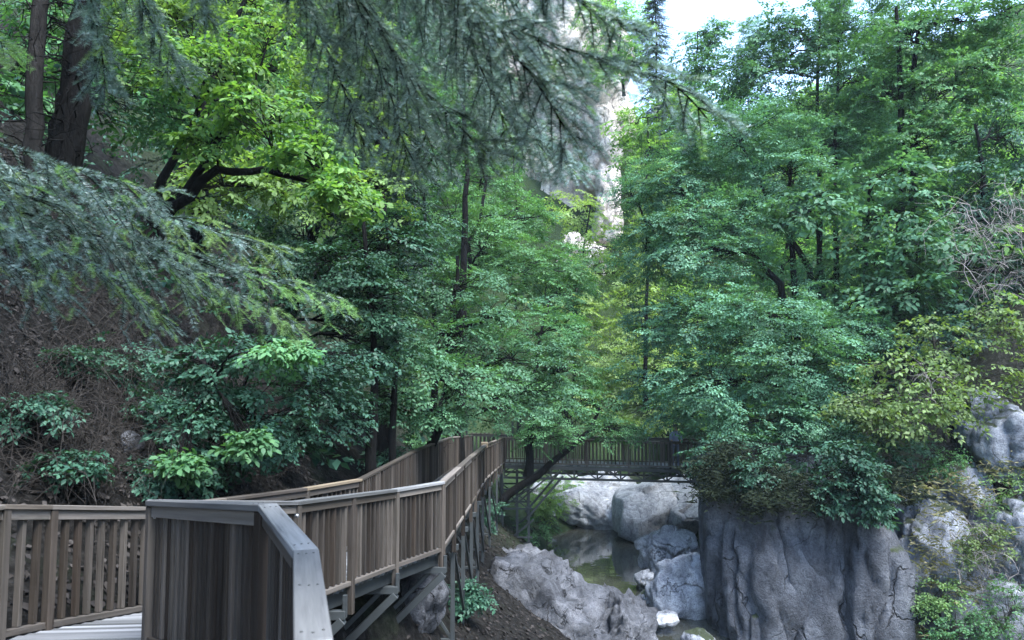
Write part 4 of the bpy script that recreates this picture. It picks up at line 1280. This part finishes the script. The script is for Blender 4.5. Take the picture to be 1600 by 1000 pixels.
# ------------------------------------------------------------------ foreground firs
def bough(root, pts, spread=0.42, step=0.04, hang=0.6, shoot=0.14, new=0.2, taper=0.35, name='bough', stem=0.011, grow_from=0.15):
    """flat fir bough along pts (world); a part of needles and wood, young shoots as its sub-part"""
    base = np.array(root.location)
    q = np.array([np.asarray(p, float) - base for p in pts])
    t0 = np.concatenate([[0], np.cumsum(np.linalg.norm(np.diff(q, axis=0), axis=1))])
    L = t0[-1]
    n = max(12, int(L / 0.05))
    tt = np.linspace(0, L, n)
    ax = np.stack([np.interp(tt, t0, q[:, i]) for i in range(3)], -1)
    for _ in range(4):
        ax[1:-1] = ax[:-2] * .25 + ax[1:-1] * .5 + ax[2:] * .25
    mb, nb = MB(), MB()
    mb.tube(ax, np.linspace(stem, 0.003, n), 5, 1)
    T, D, S, NW = [], [], [], []
    tang = np.gradient(ax, axis=0)
    tang /= np.linalg.norm(tang, axis=1)[:, None]
    side = np.cross(tang, [0, 0, 1.0])
    side /= np.linalg.norm(side, axis=1)[:, None]
    m = int(L * (1 - grow_from) / step)
    for k in range(m):
        f = grow_from + (1 - grow_from) * (k + rng.random()) / m
        i = min(n - 1, int(f * (n - 1)))
        sg = 1 if k % 2 else -1
        fr = (f - grow_from) / (1 - grow_from)
        ln = spread * (1 - fr) ** taper * rng.uniform(0.5, 1.15) + 0.06
        d = side[i] * sg * 0.8 + tang[i] * 0.7 + rng.normal(0, 0.25, 3)
        d /= np.linalg.norm(d)
        cnt = max(2, int(ln / 0.085))
        s = np.linspace(0, 1, cnt + 1)[:, None]
        pts2 = ax[i] + d * ln * s + np.array([0, 0, -1.0]) * hang * rng.uniform(0.1, 1.4) * ln * s ** 1.6
        mb.tube(pts2, np.linspace(0.0028, 0.0012, cnt + 1), 3, 1)
        for j in range(1, cnt + 1):
            loc = (pts2[j] - pts2[j - 1])
            loc /= np.linalg.norm(loc)
            sd2 = np.cross(loc, [0, 0, 1.0])
            sd2 /= np.linalg.norm(sd2) + 1e-9
            T.append(pts2[j - 1]); D.append(loc); S.append(shoot); NW.append(j == cnt and rng.random() < (new if fr < 0.75 else new * 2))
            for sg2 in (-1, 1):
                if rng.random() < 0.75:
                    dd = loc * 0.85 + sd2 * sg2 * 0.8 + np.array([0, 0, -0.2]) + rng.normal(0, 0.15, 3)
                    T.append(pts2[j]); D.append(dd); S.append(shoot * rng.uniform(0.6, 1.15) * (1.1 - 0.4 * j / cnt)); NW.append(rng.random() < (new * 0.4 if fr < 0.75 else new * 1.6) and j >= cnt - 1)
    for j in range(int(n * grow_from), n - 1, 2):
        T.append(ax[j]); D.append(tang[j]); S.append(0.13); NW.append(j > n - 6 and new > 0)
    T, D, S, NW = np.array(T), np.array(D), np.array(S), np.array(NW, bool)
    U = np.tile([0, 0, 1.0], (len(T), 1)) + rng.normal(0, 0.35, (len(T), 3))
    instance_many(mb, SHOOTS, T[~NW], D[~NW], U[~NW], S[~NW])
    o = link(name, mb.mesh(name, [M_NEEDLE, M_BARK]), root)
    o['kind'] = 'stuff'
    if NW.any():
        instance_many(nb, SHOOTS, T[NW], D[NW], U[NW], S[NW] * 1.0)
        y = link('young_shoots', nb.mesh('young_shoots', [M_NEEDLE_NEW, M_TWIG]), o)
        y['kind'] = 'stuff'
    return o

firA = thing('fir_tree', 'foreground fir whose low bough with bright tips enters from the left', 'tree', (-5.6, 2.4, 6.2))
wb = MB()
wb.tube(bend((0, 0, -1.2), (0.1, 0, 14), 10, 0, 0.004), np.linspace(0.26, 0.1, 10), 10)
link('trunk', wb.mesh('trunk', M_BARK_L, True), firA)
tA = np.array([-5.55, 2.4, 9.6])
for pts, sp, nw in [
        ([tA, P(-60, 270, 3.3), P(120, 335, 3.6), P(330, 415, 4.1), P(535, 466, 4.5)], 0.5, 0.5),
        ([tA + [0, 0, .35], P(-100, 205, 3.3), P(40, 235, 3.4), P(150, 275, 3.6), P(265, 303, 3.8)], 0.42, 0.15),
        ([tA + [0, 0, .2], P(-60, 240, 3.5), P(150, 300, 3.8), P(330, 360, 4.1), P(448, 392, 4.4)], 0.45, 0.42),
        ([tA - [0, 0, .1], P(-60, 330, 3.1), P(80, 390, 3.3), P(190, 440, 3.6), P(250, 500, 3.8)], 0.4, 0.22),
        ([tA - [0, 0, .05], P(-40, 310, 3.4), P(160, 370, 3.7), P(320, 440, 4.0), P(470, 505, 4.3)], 0.45, 0.4),
        ([tA - [0, 0, .2], P(-80, 370, 3.0), P(20, 410, 3.1), P(90, 450, 3.2)], 0.36, 0.1),
        ([tA + [0, .1, 1.2], P(-60, 30, 3.0), P(-10, 50, 3.0), P(14, 80, 3.0)], 0.14, 0.6)]:
    bough(firA, pts, sp, new=nw, grow_from=0.32)
firB = thing('fir_tree', 'nearest fir whose dark hanging boughs blur across the top centre', 'tree', (-3.9, -0.6, 5.6))
wb = MB()
wb.tube(bend((0, 0, -1.2), (0.1, 0, 16), 10, 0, 0.004), np.linspace(0.3, 0.1, 10), 10)
link('trunk', wb.mesh('trunk', M_BARK_L, True), firB)
tB = np.array([-3.85, -0.5, 11.4])
for pts, sp, gf in [
        ([tB, P(560, -190, 2.1), P(760, 30, 2.2), P(900, 82, 2.25), P(1010, 112, 2.3), P(1060, 130, 2.35), P(1105, 185, 2.4)], 0.2, 0.6),
        ([tB, P(440, -190, 2.3), P(560, 0, 2.4), P(650, 130, 2.5), P(720, 200, 2.6), P(770, 250, 2.7)], 0.26, 0.58),
        ([tB, P(640, -190, 2.0), P(740, 20, 2.1), P(830, 110, 2.2), P(900, 230, 2.3)], 0.24, 0.6),
        ([tB, P(400, -190, 2.5), P(490, 30, 2.6), P(530, 120, 2.7), P(570, 230, 2.8)], 0.2, 0.62),
        ([tB, P(540, -190, 2.6), P(640, -20, 2.7), P(720, 100, 2.8), P(850, 235, 3.0)], 0.3, 0.58),
        ([tB, P(500, -190, 2.9), P(600, 60, 3.0), P(650, 160, 3.1), P(685, 260, 3.2)], 0.26, 0.62),
        ([tB, P(470, -190, 2.7), P(560, 40, 2.8), P(610, 140, 2.9), P(640, 260, 3.0)], 0.3, 0.6),
        ([tB, P(600, -190, 2.4), P(690, 0, 2.5), P(760, 120, 2.6), P(800, 220, 2.7)], 0.3, 0.6),
        ([tB, P(700, -190, 2.3), P(780, -20, 2.4), P(840, 60, 2.4), P(880, 140, 2.5)], 0.26, 0.6),
        ([tB, P(620, -190, 3.2), P(720, 60, 3.3), P(790, 170, 3.4), P(900, 270, 3.6)], 0.34, 0.56),
        ([tB, P(760, -190, 2.0), P(860, -30, 2.1), P(930, 20, 2.15), P(985, 50, 2.2)], 0.16, 0.62),
        ([tB, P(60, -250, 2.8), P(135, -30, 3.0), P(155, 50, 3.0), P(166, 140, 3.05)], 0.07, 0.7),
        ([tB, P(150, -250, 2.8), P(210, -30, 3.0), P(240, 50, 3.1), P(290, 110, 3.2)], 0.1, 0.7),
        ([tB, P(250, -250, 2.7), P(310, -40, 2.8), P(328, 30, 2.8)], 0.06, 0.74)]:
    bough(firB, pts, sp, new=0.02, grow_from=gf, hang=0.36, shoot=0.135, step=0.024)

# ------------------------------------------------------------------ ground cover
def scatter_on_ground(px0, px1, py0, py1, n, y0=4.0, y1=60):
    out = []
    Yg = np.geomspace(y0, y1, 260)
    for _ in range(n):
        px, py = rng.uniform(px0, px1), rng.uniform(py0, py1)
        u, v = (px - 800) / F_PX, (500 - py) / F_PX
        dy, dz = CA - v * SA, SA + v * CA
        t = Yg / dy
        g = ground_z(u * t, Yg)
        h = np.nonzero(CAM_Z + dz * t <= g)[0]
        if len(h):
            out.append([u * t[h[0]], Yg[h[0]], g[h[0]]])
    return np.array(out)

def litter(name, label, X0, X1, Y0, Y1, n, size, mat):
    x, y = rng.uniform(X0, X1, n), rng.uniform(Y0, Y1, n)
    z = ground_z(x, y)
    e = 0.15
    nrm = np.stack([-(ground_z(x + e, y) - z) / e, -(ground_z(x, y + e) - z) / e, np.ones(n)], -1)
    nrm /= np.linalg.norm(nrm, axis=1)[:, None]
    T = np.stack([x, y, z], -1) + nrm * rng.uniform(0.005, 0.05, n)[:, None]
    D = np.cross(nrm, rng.normal(size=(n, 3)))
    U = nrm + rng.normal(0, 0.45, (n, 3))
    mb = MB()
    instance_many(mb, [(LEAF4, LEAF_F, None, None)], T, D, U, size * rng.uniform(0.6, 1.4, n))
    return tag(link(name, mb.mesh(name, [mat, mat])), label, kind='stuff')
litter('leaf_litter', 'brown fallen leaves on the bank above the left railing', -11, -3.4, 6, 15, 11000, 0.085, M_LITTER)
litter('leaf_litter', 'fallen leaves on the slope under the far boardwalk', -3.4, 4, 11, 32, 8000, 0.10, M_LITTER)

def twig_stuff(name, label, anchors, mat, length, r, arch=0.25, kids=4, kind='stuff', cat=None, sp=0.5):
    mb = MB()
    for a in anchors:
        d = rng.normal(0, 1, 3)
        d[2] = abs(d[2]) * 0.7 + 0.1
        d /= np.linalg.norm(d)
        L = length * rng.uniform(0.5, 1.3)
        e = a + d * L - np.array([0, 0, rng.uniform(0, 0.5) * L])
        p = bend(a, e, 7, arch * rng.uniform(0.4, 1.3), 0.05)
        rr = r * rng.uniform(0.6, 1.4)
        mb.tube(p, np.linspace(rr, rr * 0.4, 7), 3)
        for k in range(kids):
            s = p[rng.integers(2, 7)]
            mb.tube(bend(s, s + rng.normal(0, sp * L, 3) - np.array([0, 0, 0.15 * L]), 5, 0.1, 0.06), np.linspace(rr * 0.45, rr * 0.2, 5), 3)
    o = link(name, mb.mesh(name, mat, True))
    return tag(o, label, cat, kind=kind)
anch = scatter_on_ground(0, 420, 430, 790, 900, 5, 30)
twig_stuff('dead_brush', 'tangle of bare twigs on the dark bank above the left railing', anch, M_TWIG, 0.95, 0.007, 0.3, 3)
anch = np.array([P(rng.uniform(1510, 1620), rng.uniform(330, 480), rng.uniform(24, 25.5)) for _ in range(60)])
twig_stuff('dead_twigs', 'pale dead hanging twigs at the right edge above the shrub', anch, M_TWIG_PALE, 1.5, 0.013, 0.35, 6, sp=0.35)
anch = np.array([P(rng.uniform(1400, 1470), rng.uniform(600, 680), rng.uniform(22.2, 23.2)) for _ in range(22)])
twig_stuff('dead_twigs', 'pale hanging twigs under the yellowish shrub', anch, M_TWIG_PALE, 1.1, 0.010, 0.3, 6, sp=0.3)
anch = np.array([P(rng.uniform(1490, 1600), rng.uniform(830, 960), rng.uniform(21.0, 22.0)) for _ in range(40)])
twig_stuff('dead_twigs', 'pale dry branches on the crag at lower right', anch, M_TWIG_PALE, 0.9, 0.011, 0.3, 6, sp=0.35)

def tufts(name, label, centres, n, length, mat, width=0.02):
    mb = MB()
    V, Fc = [], []
    k = 0
    for c, rad in centres:
        for _ in range(n):
            p = np.asarray(c) + rng.normal(0, rad, 3) * np.array([1, 0.6, 0.6])
            d = rng.normal(0, 0.7, 3)
            d[2] = rng.uniform(-0.2, 1.0)
            d *= length * rng.uniform(0.5, 1.2)
            sd = np.cross(d, rng.normal(size=3))
            sd = sd / np.linalg.norm(sd) * width
            V += [p - sd, p + sd, p + d * 0.6, p + d + np.array([0, 0, -0.35 * length])]
            Fc += [[k, k + 1, k + 2], [k + 1, k + 3, k + 2]]
            k += 4
    return tag(link(name, mesh_from(name, np.array(V), [np.array(Fc)], mat)), label, kind='stuff')
tufts('dry_grass', 'dry grass tufts over the crag at lower right', [(P(rng.uniform(1440, 1610), rng.uniform(720, 1000), rng.uniform(21.2, 22.4)), 0.3) for _ in range(30)], 60, 0.2, M_GRASS, 0.005)
tufts('moss', 'hanging dark moss on the pier top at the bridge end', [(P(rng.uniform(1085, 1170), rng.uniform(700, 775), rng.uniform(22.4, 23.6)), 0.28) for _ in range(26)] +
      [(P(rng.uniform(1170, 1420), rng.uniform(740, 800), rng.uniform(21.2, 22.2)), 0.25) for _ in range(34)], 130, 0.22, M_MOSS, 0.016)

for k, (px, py, rx, ry, lab) in enumerate([(40, 640, 60, 26, 'sparse green brush among bare twigs at the left edge of the bank'), (190, 570, 70, 34, 'thin leafy brush on the dark bank below the fir bough'),
        (110, 725, 70, 20, 'low leafy brush just above the left railing'), (235, 735, 46, 26, 'small plant beside the hazel shrub above the railing'),
        (240, 640, 50, 40, 'dark brush joining the hazel shrub to the bare bank'), (110, 560, 60, 24, 'faint brush high on the bare bank under the fir bough')]):
    Yb = snap(px, py + 20)
    tree('shrub', lab, 'shrub', P(px, py + 20, Yb), [(px, py, Yb - 0.25, rx, ry, 0.4)], M_LEAF_DARK, 'mid', 0.38, 22, trunk_r=0.015, part='foliage', layer=0, group='plants on the left bank', bark=M_TWIG, hi=110)
# shrubs under and beside the bridge
for k, (px, py, Y, rx, ry, lab, mm) in enumerate([
        (860, 785, 38, 36, 22, 'green shrub on the far left shore under the bridge', M_LEAF_LIGHT), (880, 762, 42, 34, 20, 'light green shrub behind the bridge on the rocky shore', M_LEAF_LIGHT),
        (835, 825, 32.5, 34, 18, 'low green shrub beside the trestle foot', M_LEAF_MID), (735, 930, 15.2, 22, 14, 'small fern green plant on the littered slope under the boardwalk', M_LEAF_DARK),
        (790, 920, 22, 16, 8, 'tiny green sprig on the slope beside the bank rock', M_LEAF_MID), (760, 800, 27, 30, 24, 'dark shrub behind the trestle legs', M_LEAF_DARK), (664, 690, 27, 36, 20, 'undergrowth beside the dark trunk at the cliff side railing', M_LEAF_MID),
        (606, 715, 19, 36, 20, 'undergrowth behind the cliff side railing', M_LEAF_DARK)]):
    tree('shrub', lab, 'shrub', P(px, py + ry, Y + 0.1), [(px, py, Y, rx, ry), (px - rx * .5, py + ry * .4, Y, rx * .6, ry * .5)], mm, 'mid', 0.45, 30, trunk_r=0.02, part='foliage', layer=0.2, hi=200, group='shrubs along the boardwalk')

# understory that closes the gaps between the trunks on both banks
def understory(name, label, x0, x1, y0, y1, n, mat, size, hgt, cond=None):
    x, y = rng.uniform(x0, x1, n), rng.uniform(y0, y1, n)
    z = ground_z(x, y)
    xw = np.interp(y, XW_Y, XW_X)
    ok = ((x < xw - 2.6) | (x > np.interp(y, XR_Y, XR_X) + 1.0))
    ok &= ~((x > 5) & (y < 27))
    x, y, z = x[ok], y[ok], z[ok]
    k = len(x)
    T = np.stack([x, y, z + rng.random(k) ** 1.5 * hgt], -1)
    a = rng.uniform(0, 2 * math.pi, k)
    D = np.stack([np.cos(a), np.sin(a), rng.normal(0, 0.25, k)], -1)
    U = np.tile([0, 0, 1.0], (k, 1)) + rng.normal(0, 0.25, (k, 3))
    mb = MB()
    instance_many(mb, SPRAYS['loose'], T, D, U, size * rng.uniform(0.6, 1.4, k))
    return tag(link(name, mb.mesh(name, [mat, M_BARK])), label, kind='stuff')
understory('undergrowth', 'mixed undergrowth between the trunks of the left slope', -22, 0, 11.5, 40, 900, M_LEAF_DARK, 0.8, 1.6)
understory('far_wood', 'far leafy wood covering the left hill', -50, 14, 40, 110, 2100, M_LEAF_MID, 2.3, 3.5)
understory('far_wood', 'far leafy wood covering the right slope', 8, 60, 27, 110, 2400, M_LEAF_LIGHT, 2.0, 3.0)

# ------------------------------------------------------------------ person on the bridge
def person():
    feet = np.array([P(1054, 700, 31.5)[0], 31.35, BL[2] - RH + (BR[2] - BL[2]) * 0.82])
    root = thing('person', 'person in lavender blue clothes leaning at the bridge railing near the pier', 'person', feet)
    verts = [(0, 0, .95), (0, -.02, 1.15), (0, -.05, 1.38), (0, -.07, 1.5), (0, -.09, 1.62), (0, -.1, 1.70),
             (.18, -.05, 1.38), (.25, -.14, 1.12), (.16, -.28, 1.08), (-.18, -.05, 1.38), (-.25, -.14, 1.12), (-.16, -.28, 1.08),
             (.1, 0, .88), (.11, -.02, .48), (.11, .03, .08), (.11, -.12, .03), (-.1, 0, .88), (-.11, -.02, .48), (-.11, .03, .08), (-.11, -.12, .03)]
    edges = [(0, 1), (1, 2), (2, 3), (3, 4), (4, 5), (2, 6), (6, 7), (7, 8), (2, 9), (9, 10), (10, 11), (0, 12), (12, 13), (13, 14), (14, 15), (0, 16), (16, 17), (17, 18), (18, 19)]
    rad = [.15, .14, .16, .055, .095, .07, .07, .045, .035, .07, .045, .035, .095, .065, .045, .035, .095, .065, .045, .035]
    me = bpy.data.meshes.new('body')
    me.from_pydata(verts, edges, [])
    o = link('body', me, root)
    o.modifiers.new('skin', 'SKIN')
    for i, rr in enumerate(rad):
        me.skin_vertices[0].data[i].radius = (rr, rr * 0.8)
    me.skin_vertices[0].data[0].use_root = True
    o.modifiers.new('sub', 'SUBSURF').levels = 1
    bpy.context.view_layer.update()
    ev = o.evaluated_get(bpy.context.evaluated_depsgraph_get())
    m2 = bpy.data.meshes.new_from_object(ev)
    o.modifiers.clear()
    o.data = m2
    m2.materials.clear()
    for m in (plain_mat('skin', (0.45, 0.28, 0.21), 0.6), plain_mat('lavender_shirt', (0.30, 0.33, 0.52), 0.8), plain_mat('grey_blue_trousers', (0.16, 0.19, 0.28), 0.8)):
        m2.materials.append(m)
    for p in m2.polygons:
        z = p.center[2]
        arm = abs(p.center[0]) > 0.1 and p.center[1] < -0.2
        p.material_index = 0 if z > 1.49 or arm else (1 if z > 0.93 else 2)
        p.use_smooth = True
    V, Fc = ico(2)
    V = V * np.array([.105, .115, .10]) + np.array([0, -.075, 1.695])
    V[:, 1] = np.where(V[:, 2] < 1.66, np.maximum(V[:, 1], -0.08), V[:, 1])
    link('hair', mesh_from('hair', V, [Fc], plain_mat('dark_hair', (0.02, 0.016, 0.014), 0.7), smooth=True), root)
person()

# ------------------------------------------------------------------ damp gorge air
def haze(x0, x1, y0, y1, z0, z1, density):
    mb = MB()
    mb.box(((x0 + x1) / 2, (y0 + y1) / 2, (z0 + z1) / 2), (x1 - x0, y1 - y0, z1 - z0))
    m, N, L, out = new_mat('gorge_haze')
    pv = N('ShaderNodeVolumePrincipled')
    pv.inputs['Color'].default_value = (0.70, 0.88, 1.0, 1)
    pv.inputs['Density'].default_value = density
    pv.inputs['Anisotropy'].default_value = 0.0
    L(pv.outputs[0], out.inputs['Volume'])
    tag(link('haze', mb.mesh('haze', m)), 'thin bluish haze filling the gorge', kind='stuff')
haze(-175, 195, -45, 265, -4, 150, 0.0003)
